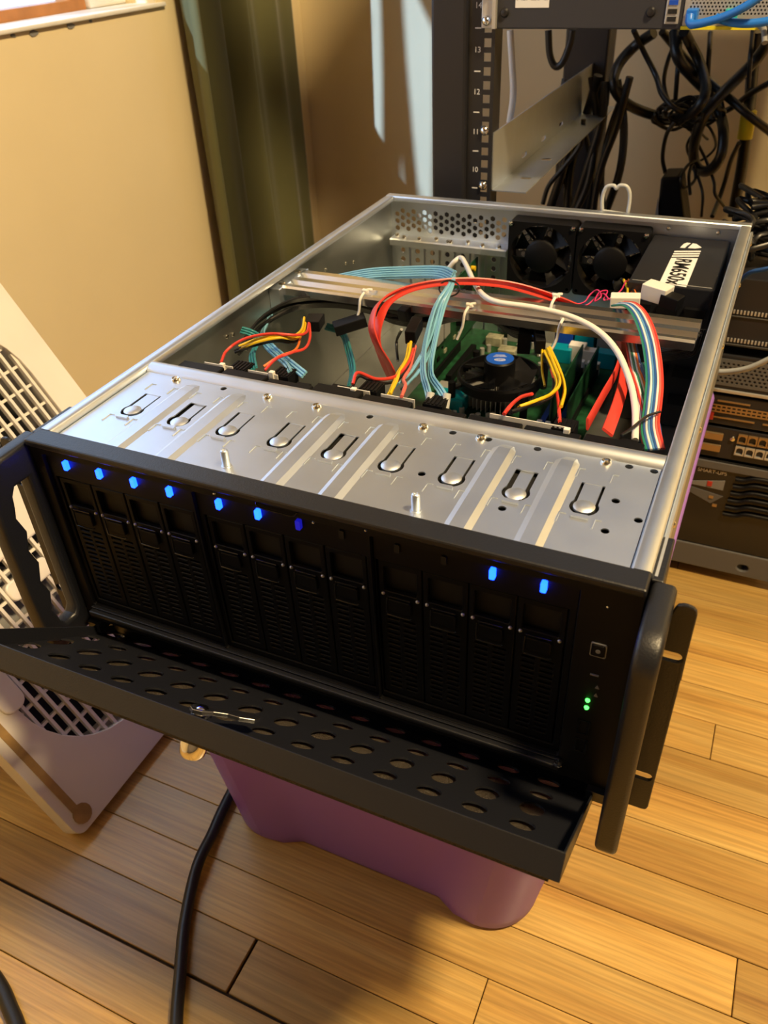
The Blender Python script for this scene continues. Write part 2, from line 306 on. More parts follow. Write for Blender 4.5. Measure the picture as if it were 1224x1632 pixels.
# ------------------------------------------------------------------ centre lines of cables, metres in chassis coordinates
TAB = {
 'red_a': [(0.164, 0.2753, -0.06), (0.16, 0.2691, -0.04), (0.1546, 0.2591, -0.018), (0.1484, 0.2638, -0.002), (0.1439, 0.289, 0.006), (0.1522, 0.3164, 0.009), (0.1733, 0.347, 0.008), (0.2027, 0.3686, 0.006), (0.2352, 0.3829, 0.001), (0.2627, 0.3946, -0.008), (0.2878, 0.4067, -0.02), (0.3052, 0.4238, -0.034), (0.3189, 0.4339, -0.046), (0.3335, 0.411, -0.046), (0.3481, 0.3707, -0.042), (0.3566, 0.2997, -0.03), (0.3588, 0.2309, -0.018), (0.3605, 0.1694, -0.008)],
 'red_b': [(0.1576, 0.2783, -0.06), (0.152, 0.2744, -0.04), (0.1502, 0.2685, -0.018), (0.1506, 0.2774, -0.002), (0.1517, 0.2976, 0.006), (0.1642, 0.3234, 0.009), (0.1911, 0.3494, 0.008), (0.227, 0.3698, 0.003), (0.2547, 0.3797, -0.004), (0.2773, 0.3996, -0.018), (0.2981, 0.4198, -0.034), (0.3153, 0.4311, -0.046), (0.336, 0.4104, -0.046), (0.3526, 0.3654, -0.042), (0.3655, 0.2862, -0.03), (0.3715, 0.2259, -0.02), (0.3758, 0.1633, -0.008)],
 'white': [(0.1377, 0.4823, -0.03), (0.1439, 0.4833, -0.022), (0.1508, 0.4859, -0.018), (0.1684, 0.4548, -0.015), (0.2002, 0.3889, -0.006), (0.2246, 0.3445, 0.002), (0.2429, 0.3301, 0.004), (0.2748, 0.3288, 0.004), (0.3062, 0.3258, 0.002), (0.3334, 0.3145, -0.002), (0.3552, 0.2934, -0.008), (0.3739, 0.2536, -0.012), (0.3858, 0.2146, -0.014), (0.3933, 0.1791, -0.02)],
 'sas_in': [(0.0498, 0.3911, -0.02), (0.0864, 0.3917, -0.01), (0.1277, 0.3935, -0.004), (0.1636, 0.388, 0.002), (0.1848, 0.3696, 0.006)],
 'sas_c1': [(0.1848, 0.3696, 0.006), (0.1921, 0.3401, 0.008), (0.191, 0.316, -0.002), (0.1976, 0.2735, -0.016), (0.2023, 0.224, -0.02), (0.204, 0.1908, -0.016)],
 'sas_c2': [(0.1848, 0.3696, 0.006), (0.1941, 0.3348, 0.009), (0.1937, 0.3139, -0.002), (0.2032, 0.2714, -0.016), (0.2079, 0.2284, -0.02), (0.2108, 0.1888, -0.016)],
 'sas_c3': [(0.1848, 0.3696, 0.006), (0.1909, 0.337, 0.009), (0.1878, 0.3149, -0.002), (0.1972, 0.2688, -0.014), (0.2139, 0.2221, -0.016), (0.2342, 0.1827, -0.012), (0.2389, 0.1738, -0.012)],
 'sas_c4': [(0.1848, 0.3696, 0.006), (0.1947, 0.3382, 0.009), (0.1958, 0.3146, -0.002), (0.2058, 0.2678, -0.014), (0.2218, 0.219, -0.016), (0.2426, 0.1879, -0.012), (0.2513, 0.1762, -0.012)],
 'sas_l1': [(0.0502, 0.3621, -0.02), (0.0313, 0.3682, -0.03), (0.0187, 0.3629, -0.035)],
 'sas_l2': [(0.0465, 0.3619, -0.06), (0.0693, 0.3532, -0.06), (0.106, 0.297, -0.05), (0.1411, 0.2362, -0.035), (0.1642, 0.1869, -0.02)],
 'sas_l3': [(-0.0078, 0.351, -0.04), (0.0127, 0.3066, -0.035), (0.0328, 0.2629, -0.03), (0.0749, 0.2197, -0.02), (0.1148, 0.1846, -0.012), (0.131, 0.1719, -0.01)],
 'sas_l4': [(0.0002, 0.3312, -0.04), (0.0183, 0.2926, -0.035), (0.0354, 0.2565, -0.03), (0.0706, 0.2182, -0.02), (0.1044, 0.1871, -0.012), (0.117, 0.1729, -0.01)],
 'sas_l5': [(0.0205, 0.2486, -0.02), (0.0309, 0.2463, -0.02), (0.0396, 0.2464, -0.025), (0.058, 0.2072, -0.02), (0.0842, 0.1702, -0.012)],
 'pl_red1': [(0.0562, 0.164, -0.008), (0.0531, 0.1792, -0.004), (0.0606, 0.1962, 0), (0.0759, 0.2122, 0), (0.0932, 0.2247, -0.004), (0.0906, 0.248, -0.012), (0.0731, 0.283, -0.02)],
 'pl_yel1': [(0.0515, 0.1991, -0.012), (0.0665, 0.2053, -0.006), (0.0827, 0.2157, -0.004), (0.0898, 0.2293, -0.01), (0.0799, 0.2613, -0.018), (0.0643, 0.2925, -0.022)],
 'pl_red2': [(0.0986, 0.1645, -0.008), (0.1014, 0.1786, -0.004), (0.1079, 0.1933, -0.004), (0.1098, 0.2118, -0.008), (0.0943, 0.2474, -0.016), (0.0744, 0.2819, -0.02)],
 'pl_blk1': [(0.0488, 0.1947, -0.014), (0.0628, 0.2051, -0.01), (0.0766, 0.2193, -0.01), (0.0879, 0.2296, -0.014), (0.0778, 0.2624, -0.02), (0.0615, 0.2933, -0.024)],
 'pl_yel2': [(0.0869, 0.1802, -0.014), (0.0945, 0.1942, -0.01), (0.1011, 0.2093, -0.01), (0.087, 0.2421, -0.016), (0.0604, 0.2929, -0.024)],
 'pc_yel1': [(0.1801, 0.2766, -0.02), (0.1898, 0.2469, -0.02), (0.1963, 0.2159, -0.016), (0.2037, 0.1917, -0.012), (0.2099, 0.1658, -0.01)],
 'pc_red1': [(0.1877, 0.2644, -0.02), (0.1961, 0.2322, -0.018), (0.1986, 0.2008, -0.014), (0.1894, 0.1847, -0.01), (0.176, 0.179, -0.004), (0.177, 0.1673, -0.008)],
 'pc_red2': [(0.1839, 0.2774, -0.024), (0.1983, 0.2323, -0.02), (0.2065, 0.199, -0.014), (0.2152, 0.1828, -0.01), (0.2212, 0.1617, -0.008)],
 'pc_blk': [(0.1524, 0.3188, -0.03), (0.141, 0.3313, -0.05), (0.1501, 0.3127, -0.06)],
 'pc_blk2': [(0.1826, 0.2778, -0.022), (0.1996, 0.2213, -0.018), (0.1991, 0.1896, -0.014), (0.1839, 0.1846, -0.012), (0.1743, 0.1839, -0.01), (0.178, 0.1629, -0.01)],
 'pr_yel1': [(0.2914, 0.3228, -0.03), (0.3098, 0.279, -0.024), (0.3235, 0.2382, -0.016), (0.3236, 0.2107, -0.012), (0.3162, 0.1879, -0.008), (0.3089, 0.1772, -0.008)],
 'pr_yel2': [(0.2928, 0.326, -0.03), (0.3139, 0.2786, -0.026), (0.3282, 0.2368, -0.02), (0.3348, 0.1981, -0.014)],
 'pr_yel3': [(0.2853, 0.3296, -0.034), (0.2937, 0.3008, -0.04), (0.3018, 0.281, -0.044)],
 'pr_red1': [(0.3103, 0.2059, -0.012), (0.3056, 0.1912, -0.008), (0.3034, 0.1745, -0.006), (0.3025, 0.1595, -0.006)],
 'pr_red2': [(0.2985, 0.3068, -0.036), (0.3141, 0.2631, -0.03), (0.3308, 0.2073, -0.018), (0.3409, 0.1695, -0.01)],
 'pr_blk': [(0.2888, 0.3298, -0.036), (0.3122, 0.2742, -0.03), (0.323, 0.2141, -0.016), (0.3145, 0.1861, -0.01), (0.3055, 0.1682, -0.008)],
 'blk_a': [(0.0195, 0.2447, -0.04), (0.0147, 0.2718, -0.03), (0.0191, 0.3011, -0.024), (0.0314, 0.33, -0.022), (0.0561, 0.3502, -0.024), (0.0856, 0.3617, -0.026), (0.1076, 0.359, -0.03), (0.1376, 0.3528, -0.032), (0.1668, 0.3626, -0.032), (0.1926, 0.3809, -0.03), (0.2244, 0.3819, -0.03), (0.2476, 0.3682, -0.032), (0.2693, 0.3559, -0.03)],
 'blk_b': [(0.0151, 0.2615, -0.045), (0.0135, 0.2778, -0.036), (0.0226, 0.3058, -0.03), (0.0334, 0.3376, -0.03), (0.0662, 0.357, -0.032), (0.0992, 0.3613, -0.036), (0.1295, 0.3551, -0.04), (0.1613, 0.3596, -0.04), (0.1868, 0.3793, -0.038), (0.2169, 0.3863, -0.038), (0.2454, 0.3667, -0.04), (0.268, 0.3581, -0.038)],
 'blk_c': [(0.1175, 0.3524, -0.03), (0.1424, 0.3574, -0.028), (0.1688, 0.3744, -0.028), (0.2027, 0.389, -0.028), (0.2315, 0.3797, -0.032), (0.2576, 0.3658, -0.034)],
 'rb': [(0.3365, 0.394, -0.01), (0.3516, 0.3654, 0.002), (0.3654, 0.338, 0.004), (0.3789, 0.3089, -0.004), (0.3909, 0.2652, -0.012), (0.3965, 0.2274, -0.016), (0.4, 0.1983, -0.018), (0.4082, 0.1723, -0.02)],
 'rb2': [(0.3479, 0.393, -0.03), (0.362, 0.3421, -0.03), (0.3731, 0.2954, -0.024), (0.3779, 0.2771, -0.02), (0.3907, 0.238, -0.02), (0.4006, 0.2068, -0.02), (0.4085, 0.1792, -0.024)],
 'rb3': [(0.3716, 0.3136, -0.03), (0.3744, 0.3122, -0.026), (0.3808, 0.2863, -0.024), (0.3859, 0.2454, -0.022), (0.3936, 0.2127, -0.022), (0.4031, 0.1807, -0.024)],
 'pink1': [(0.2846, 0.423, -0.03), (0.2971, 0.4354, -0.03), (0.3003, 0.4463, -0.026), (0.3071, 0.4462, -0.02), (0.314, 0.4316, -0.02), (0.3093, 0.4273, -0.024), (0.3102, 0.4404, -0.02), (0.3169, 0.446, -0.02), (0.3174, 0.4281, -0.022), (0.3234, 0.4367, -0.022), (0.3288, 0.4533, -0.02), (0.3245, 0.5038, -0.03)],
 'pink2': [(0.2866, 0.4289, -0.034), (0.3014, 0.4303, -0.03), (0.3075, 0.4419, -0.026), (0.3149, 0.4386, -0.02), (0.3238, 0.4251, -0.02), (0.3295, 0.4373, -0.024), (0.3301, 0.4629, -0.026)],
 'psy1': [(0.3204, 0.5172, -0.034), (0.3316, 0.4756, -0.028), (0.3364, 0.4344, -0.022)],
 'psy2': [(0.3333, 0.5103, -0.034), (0.3449, 0.487, -0.028), (0.3576, 0.4594, -0.02)],
 'pso1': [(0.3245, 0.5241, -0.036), (0.3367, 0.4826, -0.03), (0.3486, 0.4385, -0.022)],
 'psb1': [(0.3165, 0.5253, -0.036), (0.3331, 0.4885, -0.03), (0.3458, 0.4427, -0.024)],
 'psb2': [(0.3283, 0.5178, -0.036), (0.3426, 0.4776, -0.03), (0.3547, 0.4457, -0.024)],
 'psl1': [(0.4099, 0.3628, -0.02), (0.403, 0.3815, -0.034), (0.3899, 0.3849, -0.04), (0.3707, 0.3922, -0.05)],
 'psl2': [(0.4114, 0.3838, -0.02), (0.408, 0.3803, -0.04), (0.3943, 0.3806, -0.046), (0.3753, 0.3875, -0.056)],
 'blkthin': [(0.4039, 0.2116, -0.012), (0.396, 0.201, -0.012), (0.3894, 0.1764, -0.01), (0.3854, 0.1624, -0.008)],
 'tie_beam1': [(0.1001, 0.3562, -0.004)],
 'floor1': [(0.006, 0.17, -0.532), (0.014, 0.115, -0.532), (0.021, 0.066, -0.532), (0.027, 0.036, -0.532), (0.0336, 0.0043, -0.528), (0.0421, -0.0241, -0.532), (0.0603, -0.0628, -0.532), (0.0822, -0.0994, -0.532), (0.1087, -0.1419, -0.532), (0.15, -0.195, -0.532), (0.24, -0.32, -0.532), (0.34, -0.55, -0.532), (0.36, -0.9, -0.532)],
 'floor2': [(-0.42, -0.05, -0.532), (-0.24, -0.13, -0.532), (-0.1088, -0.1689, -0.532), (-0.0723, -0.1799, -0.532), (-0.0497, -0.1903, -0.532), (-0.0253, -0.203, -0.532), (0.02, -0.235, -0.532), (0.1, -0.32, -0.532), (0.16, -0.55, -0.532), (0.14, -0.9, -0.532)],
 'rk_big': [(0.2118, 1.2126, 0.1106), (0.18, 1.2296, 0.0879), (0.1628, 1.2032, 0.0638), (0.1649, 1.1721, 0.0409), (0.1781, 1.1819, 0.0181), (0.2054, 1.2182, -0.0047), (0.2469, 1.2279, -0.0157), (0.2807, 1.1967, -0.0075), (0.3047, 1.1704, 0.015), (0.308, 1.1874, 0.0375), (0.2885, 1.2229, 0.0677), (0.2691, 1.2248, 0.0938), (0.2607, 1.1904, 0.1151)],
 'rk_loop': [(0.2437, 1.2114, 0.1127), (0.257, 1.19, 0.0806), (0.2779, 1.2126, 0.0527), (0.3093, 1.246, 0.0187), (0.3337, 1.2413, -0.0129), (0.3466, 1.2054, -0.0341), (0.3492, 1.1908, -0.0647), (0.3336, 1.219, -0.0942), (0.3121, 1.2486, -0.0986), (0.3018, 1.2363, -0.0726), (0.3049, 1.2001, -0.0349), (0.3142, 1.1931, 0.0001), (0.3383, 1.2255, 0.0321), (0.3673, 1.2499, 0.0651), (0.3828, 1.2305, 0.0941), (0.3841, 1.1957, 0.115)],
 'rk_diag': [(0.2215, 1.2316, 0.1103), (0.2519, 1.2655, 0.0749), (0.2928, 1.262, 0.0438), (0.3409, 1.2263, 0.0183), (0.3807, 1.2106, -0.0053), (0.4184, 1.238, -0.0346)],
 'rk_diag2': [(0.4017, 1.2312, 0.0419), (0.3717, 1.2605, 0.018), (0.3405, 1.289, -0.0119), (0.3029, 1.275, -0.0205), (0.2649, 1.239, -0.0103)],
 'rk_thin1': [(0.1832, 1.1916, 0.1164), (0.1965, 1.2255, 0.084), (0.2226, 1.222, 0.0483), (0.2418, 1.1863, 0.0268), (0.2667, 1.1706, 0.01), (0.2894, 1.198, -0.0017)],
 'rk_thin2': [(0.2513, 1.2012, 0.1052), (0.2379, 1.2305, 0.0703), (0.2322, 1.259, 0.0334), (0.2457, 1.245, 0.0074), (0.2681, 1.209, -0.0027)],
 'rk_thin3': [(0.2495, 1.2542, 0.0989), (0.256, 1.2225, 0.0581), (0.2594, 1.2311, 0.0055)],
 'rk_thin4': [(0.2921, 1.2742, 0.1039), (0.2986, 1.2425, 0.0785), (0.3025, 1.2511, 0.0364)],
 'rk_post': [(0.3628, 1.2997, 0.1031), (0.3644, 1.3071, 0.0571), (0.373, 1.2748, 0.0062), (0.3772, 1.2501, -0.0273), (0.3818, 1.2693, -0.091), (0.3819, 1.3041, -0.1638), (0.3833, 1.3036, -0.1915)],
 'rk_v2': [(0.3574, 1.2542, 0.11), (0.3631, 1.2225, 0.0777), (0.3692, 1.2311, 0.0321)],
 'rk_v3': [(0.3724, 1.2212, -0.0487), (0.3635, 1.2505, -0.0826), (0.3589, 1.279, -0.1262), (0.3554, 1.265, -0.1551), (0.3522, 1.229, -0.1725)],
 'rk_s1': [(0.2695, 1.1773, -0.0127), (0.2599, 1.175, -0.0318), (0.255, 1.2093, -0.0742), (0.2607, 1.23, -0.1046)],
 'rk_s2': [(0.2855, 1.2116, -0.0188), (0.3025, 1.2455, -0.0544), (0.3236, 1.242, -0.0829), (0.3459, 1.2063, -0.1087), (0.3527, 1.1906, -0.1246), (0.3703, 1.218, -0.1517)],
 'rk_s3': [(0.2873, 1.2524, -0.0316), (0.3098, 1.217, -0.0188), (0.3274, 1.2153, -0.0322), (0.3345, 1.2498, -0.0638), (0.3141, 1.2699, -0.0899), (0.2966, 1.2462, -0.0803), (0.2912, 1.2134, -0.0531), (0.3023, 1.2196, -0.0342), (0.3194, 1.2557, -0.0527)],
 'rk_s4': [(0.3093, 1.2297, -0.0809), (0.2981, 1.2037, -0.0856), (0.2945, 1.1723, -0.0984), (0.3033, 1.1815, -0.1155), (0.3137, 1.2178, -0.1086), (0.3045, 1.228, -0.0879), (0.3044, 1.1972, -0.0989), (0.3141, 1.1705, -0.1221)],
 'rk_s5': [(0.318, 1.2042, -0.0998), (0.334, 1.1725, -0.1212), (0.3379, 1.1811, -0.1598)],
 'rk_white': [(0.0373, 1, 0.1374), (0.0424, 1, 0.095), (0.0466, 1, 0.0525), (0.0427, 1, 0.0125)],
 'rk_u': [(0.0685, 1.1, 0.1263), (0.073, 1.1, 0.0945), (0.0825, 1.1, 0.0772), (0.0942, 1.1, 0.0817), (0.1038, 1.1, 0.1078), (0.106, 1.1, 0.1264)],
 'rk_curve': [(0.1364, 1.1, 0.0015), (0.1352, 1.1, -0.0365), (0.1122, 1.1, -0.0722), (0.0879, 1.1, -0.1043), (0.0792, 1.1, -0.1365)],
 'rk_mess1': [(0.4243, 0.9, -0.071), (0.4334, 0.9, -0.0577), (0.4434, 0.9, -0.0778), (0.4376, 0.9, -0.0954), (0.453, 0.9, -0.1069)],
 'blueeth1': [(0.3278, 0.67, 0.1883), (0.3296, 0.665, 0.1822), (0.3375, 0.66, 0.1822), (0.3597, 0.655, 0.1882), (0.3787, 0.65, 0.197), (0.3935, 0.65, 0.2072)],
 'blueeth2': [(0.3533, 0.66, 0.1876), (0.3719, 0.66, 0.1833), (0.3894, 0.66, 0.1828), (0.4089, 0.66, 0.1855)],
 'grayeth': [(0.4174, 0.7, -0.2059), (0.4248, 0.68, -0.2004), (0.443, 0.67, -0.1925), (0.463, 0.66, -0.1793), (0.4867, 0.65, -0.1558)],
 'blueeth3': [(0.4277, 0.69, -0.0871), (0.4385, 0.67, -0.0672), (0.4509, 0.66, -0.0587), (0.466, 0.65, -0.0499)],
 'rk_tan': [(0.4391, 1, -0.0587)],
}
# ------------------------------------------------------------------ the room
FZ = -ZT
RX0, RX1, RY0, RY1, RZ1 = -.60, 3.4, -3.0, 1.50, 1.96
def thin_glass():
    m = bpy.data.materials.new('thin_window_glass'); m.use_nodes = True; nt = m.node_tree; N = nt.nodes; L = nt.links
    N.remove(N['Principled BSDF']); t = N.new('ShaderNodeBsdfTransparent'); t.inputs[0].default_value = (.93, .96, .97, 1); g = N.new('ShaderNodeBsdfGlossy'); g.inputs['Roughness'].default_value = .02
    mx = N.new('ShaderNodeMixShader'); mx.inputs[0].default_value = .07; L.new(t.outputs[0], mx.inputs[1]); L.new(g.outputs[0], mx.inputs[2]); L.new(mx.outputs[0], N['Material Output'].inputs[0]); return m
WY0, WY1, WZ0, WZ1 = -.60, 1.00, .170, .85
struct('wall_left', MB().plate([(RY0, FZ), (RY1+.1, FZ), (RY1+.1, RZ1), (RY0, RZ1)], [[(WY0, WZ0), (WY1, WZ0), (WY1, WZ1), (WY0, WZ1)]], .12, YZ(RX0, -1)), M['wall'])
BX0, BX1, BZ0, BZ1 = -.20, .58, .75, 1.35
struct('wall_back', MB().plate([(RX0, FZ), (RX1, FZ), (RX1, RZ1), (RX0, RZ1)], [[(BX0, BZ0), (BX1, BZ0), (BX1, BZ1), (BX0, BZ1)]], .1, XZ(RY1)), M['wall'])
win2 = struct('window_2', MB().plate([(BX0, BZ0), (BX1, BZ0), (BX1, BZ1), (BX0, BZ1)], [[(BX0+.04, BZ0+.04), (BX1-.04, BZ0+.04), (BX1-.04, BZ1-.04), (BX0+.04, BZ1-.04)]], .04, XZ(RY1+.03)), M['oakf'], bevel=.003)
MB().box(BX0+.03, BX1-.03, RY1+.05, RY1+.054, BZ0+.03, BZ1-.03).build('pane', thin_glass(), win2)
struct('wall_right', MB().box(RX1, RX1+.1, RY0, RY1+.1, FZ, RZ1), M['wall2'])
struct('wall_front', MB().box(RX0-.12, RX1+.1, RY0-.1, RY0, FZ, RZ1), M['wall2'])
struct('ceiling', MB().box(RX0-.12, RX1+.1, RY0-.1, RY1+.1, RZ1, RZ1+.08), M['ceil'])
struct('baseboard_left', MB().box(RX0, RX0+.014, RY0, RY1, FZ, FZ+.10), M['trim'], bevel=.003)
struct('baseboard_back', MB().box(RX0+.014, RX1, RY1-.014, RY1, FZ, FZ+.10), M['trim'], bevel=.003)
# painted sill edge with chipped paint
sill = struct('trim_1', MB().box(-.705, -.592, WY0, WY1+.02, WZ0-.0005, WZ0+.006), M['trim'], bevel=.002)
rng = random.Random(4)
for (y, z, s) in ((.665, WZ0-.004, .005), (.705, WZ0-.006, .008), (.783, WZ0-.005, .008), (.83, WZ0-.003, .004)):
    pts = [(y + s*math.cos(q)*rng.uniform(.6, 1.3), z + .6*s*math.sin(q)*rng.uniform(.6, 1.2)) for q in [i*math.pi/4 for i in range(8)]]
    MB().prism(pts, -.5995, -.5985, lambda u, v, w: (w, u, v)).build('paint_chip', M['rubber'], sill)
struct('trim_2', MB().box(-.715, -.66, .905, 1.0, WZ0+.006, WZ1), M['trim'], bevel=.004)
win = struct('window_1', MB().plate([(WY0, WZ0+.004), (.905, WZ0+.004), (.905, WZ1), (WY0, WZ1)], [[(WY0+.04, WZ0+.022), (.868, WZ0+.022), (.868, WZ1-.04), (WY0+.04, WZ1-.04)]], .032, YZ(-.668, -1)), M['oakf'], bevel=.003)
gm = thin_glass()
MB().box(-.686, -.682, WY0+.03, .878, WZ0+.012, WZ1-.03).build('pane', gm, win)
# vine added outside the window to break up sunlight on the back wall
vine = thing('added_vine', (-.78, -.1, -.1), 'bare vine added outside the window to break up the daylight', 'vine')
rng = random.Random(11); vb = MB()
for i in range(9):
    y = -.85+.115*i+rng.uniform(-.04, .04); x = rng.uniform(-.80, -.76); z = rng.uniform(-.1, .1); pts = []
    ph = rng.uniform(0, 6); bend = rng.uniform(-.16, .16)
    for k in range(9): pts.append((x + .012*math.sin(k+ph), y + bend*k/3 + .035*math.sin(k*.9+ph), z + k*.19))
    vb.tube(spline(pts, 5), rng.uniform(.006, .013), 6)
vb.build('stem', M['bark'], vine, smooth=60)
lb = MB()
for i in range(5):
    c = Vector((rng.uniform(-.82, -.76), rng.uniform(-.9, .2), rng.uniform(.2, 1.4))); q = rng.uniform(0, 6.3); r = rng.uniform(.02, .045)
    a = Vector((.2, math.cos(q), math.sin(q))); b = Vector((-.2, -math.sin(q), math.cos(q))); nn = a.cross(b).normalized()*.001
    ring = [c + a*(r*math.cos(t)) + b*(r*.6*math.sin(t)) for t in [k*math.pi/4 for k in range(8)]]
    lb.add([p+nn for p in ring] + [p-nn for p in ring], [tuple(range(8)), tuple(range(8, 16))[::-1]] + [(k, k+8, (k+1) % 8+8, (k+1) % 8) for k in range(8)])
lo = lb.build('leaves', M['leaf'], vine); lo['kind'] = 'stuff'
# floor of narrow oak strips, each strip a piece of its own
floor = struct('floor', MB().box(RX0-.12, RX1+.1, RY0-.1, RY1+.1, FZ-.06, FZ-.004), M['gap'])
rng = random.Random(7); W = .0565; Y0 = .0175
fixed = {-2: [.1315], -1: [.357], 0: [-.22, .83], 1: [.572, -.12], 2: [-.33, .90], 3: [.05, .70], 4: [.4415, 1.02], 5: [.62, -.05], 6: [.52, .25], 7: [.72, .1], 8: [.47, .9]}
cnt = 0
for k in range(-9, 24):
    y0 = Y0 + W*k; y1 = y0 + W; xs = fixed.get(k)
    if xs is None:
        xs = []; x = rng.uniform(-.5, .1)
        while x < 1.7: xs.append(x); x += rng.uniform(.45, .95)
    xs = sorted(xs); ex = [RX0] + [x for x in xs if RX0+.1 < x] + [1.75]
    for a, b in zip(ex[:-1], ex[1:]):
        ga = .0016 if (k == -2 and abs(a-.1315) < .01) else .0005; gb = .0016 if (k == -2 and abs(b-.1315) < .01) else .0005
        lo = .0014 if (k == -2 and a < .2) else .0004; hi = .0014 if (k == -3) else .0004
        t = rng.uniform(-.0003, .0003)
        MB().box(a+ga, b-gb, y0+lo, y1-hi, FZ-.010, FZ+t).build('plank', M['oak'], floor, bevel=.0006, seg=1); cnt += 1
# strips beyond what the photograph shows, joined
far = MB()
for k in range(-38, 27):
    y0 = Y0 + W*k
    if y0 + W > RY1 + .02: continue
    x = 1.75 if -9 <= k < 24 else RX0
    while x < RX1:
        x2 = min(RX1, x + rng.uniform(.5, 1.1)); far.box(x+.0005, x2-.0005, y0+.0004, y0+W-.0004, FZ-.010, FZ); x = x2
fo = far.build('distant_planks', M['oak'], floor); fo['kind'] = 'stuff'

# curtain at the end of the window, beside the corner
def curtain():
    ny, nz = 110, 44; vs = []; fs = []
    for j in range(nz+1):
        z = 1.62 - (1.62+.50)*j/nz; g = j/nz
        for i in range(ny+1):
            s = i/ny; y = 1.012 + .372*s + .006*math.sin(3*g+5*s)
            w = math.sin(2*math.pi*(3.9*s**.85 + .10*math.sin(2.2*g+1.0))) * (.030 + .012*math.sin(4*g+3*s))
            w += .010*math.sin(2*math.pi*6.3*s + 1.7*math.sin(3*g))
            if s > .66: w *= max(.25, 1-(s-.66)*4)
            vs.append((-.563 + .85*w + .010*s, y, z))
    for j in range(nz):
        for i in range(ny): a = j*(ny+1)+i; fs.append((a, a+1, a+ny+2, a+ny+1))
    o = MB().add(vs, fs).build('curtain', M['curtain'], smooth=180); md = o.modifiers.new('cloth', 'SOLIDIFY'); md.thickness = .0015
    return tag(o, 'long olive green curtain hanging in folds beside the rack corner', 'curtain')
curtain()

# old fan lying tilted back beside the server
def old_fan():
    A = Vector((-.1045, -.0275, -.5275)); th = math.radians(32); u = Vector((0, 1, 0)); v = Vector((-math.sin(th), 0, math.cos(th))); n = Vector((math.cos(th), 0, math.sin(th)))
    fn = lambda a, b, w: A + u*a + v*b - n*w
    LU, LV = .372, .60
    t = thing('box_fan', A, 'yellowed white plastic fan with slatted grille tilted back on the floor left of the server', 'fan')
    OP = rrect(.045, .328, .053, .545, .10, 8)
    MB().plate(rrect(0, LU, 0, LV, .012), [OP], .024, fn).build('front_panel', M['fanw'], t, bevel=.004)
    ib = rrect(.035, .338, .043, .555, .10, 8); ii = rrect(.041, .332, .049, .549, .10, 8)
    MB().plate(ib, [ii], .052, lambda a, b, w: fn(a, b, w+.024)).build('housing', M['fanw'], t, smooth=40)
    MB().prism(ib, .076, .080, fn).build('back_cover', M['dark'], t)
    def span(c, axis):
        # extent of the opening along the other axis
        x0, x1, y0, y1, r = .045, .328, .053, .545, .10
        lo, hi, a0, a1 = (x0, x1, y0, y1) if axis == 'u' else (y0, y1, x0, x1)
        if c <= lo or c >= hi: return None
        d = max(0, lo+r-c, c-(hi-r)); e = r - math.sqrt(max(0, r*r-d*d)); return a0+e, a1-e
    c = .045 + .0068
    while c < .328:
        s = span(c, 'u')
        if s: MB().prism([(c-.0019, s[0]-.002), (c+.0019, s[0]-.002), (c+.0019, s[1]+.002), (c-.0019, s[1]+.002)], .004, .010, fn).build('grille_bar', M['fanw'], t)
        c += .0136
    c = .053 + .014
    while c < .545:
        s = span(c, 'v')
        if s: MB().prism([(s[0]-.002, c-.0017), (s[1]+.002, c-.0017), (s[1]+.002, c+.0017), (s[0]-.002, c+.0017)], .0085, .0145, fn).build('cross_bar', M['fanw'], t)
        c += .0262
    MB().prism(rrect(.105, .225, .290, .365, .02), .001, .013, fn).build('hub_plate', M['fanw'], t, bevel=.003)
    MB().prism(rrect(.122, .186, .243, .266, .008), .001, .013, fn).build('grille_band', M['fanw'], t, bevel=.002)
    # blades behind the grille
    hub = MB().lathe([(0, 0), (.035, 0), (.035, -.03), (0, -.03)], fn(.187, .30, .03), n, 20)
    hub.build('fan_hub', M['dark'], t)
    for k in range(5):
        q = 2*math.pi*k/5; e = u*math.cos(q)+v*math.sin(q); f = -u*math.sin(q)+v*math.cos(q); c0 = fn(.187, .30, .045); mb = MB(); vs = []
        for s, wd in ((.03, .03), (.08, .05), (.125, .045)):
            vs += [c0 + e*s + f*wd + n*.012, c0 + e*s - f*wd - n*.012, c0 + e*s + f*wd + n*.009, c0 + e*s - f*wd - n*.015]
        fs = []
        for i in (0, 4): fs += [(i, i+4, i+5, i+1), (i+2, i+3, i+7, i+6), (i, i+2, i+6, i+4), (i+1, i+5, i+7, i+3)]
        fs += [(0, 1, 3, 2), (8, 10, 11, 9)]
        mb.add(vs, fs).build('blade', M['rubber'], t, smooth=60)
    # dirty moulded groove along the near edge, and the tilt foot behind
    MB().prism(rrect(.012, .021, .014, .56, .004), -.0012, .004, fn).build('dirt_groove', M['dirt'], t)
    MB().prism(circ(.0195, .018, .0115, 14), -.0016, .004, fn).build('dirt_spot', M['dirt'], t)
    MB().prism(rrect(.030, .060, .155, .235, .012), -.004, .004, fn).build('side_knob', M['fanw'], t, bevel=.002)
    p0 = fn(.03, .52, .024); p1 = fn(.34, .52, .024)
    for p in (p0, p1): MB().tube([p, Vector((p.x-.06, p.y, FZ+.006))], .006, 8).build('tilt_leg', M['fanw'], t, smooth=60)
old_fan()

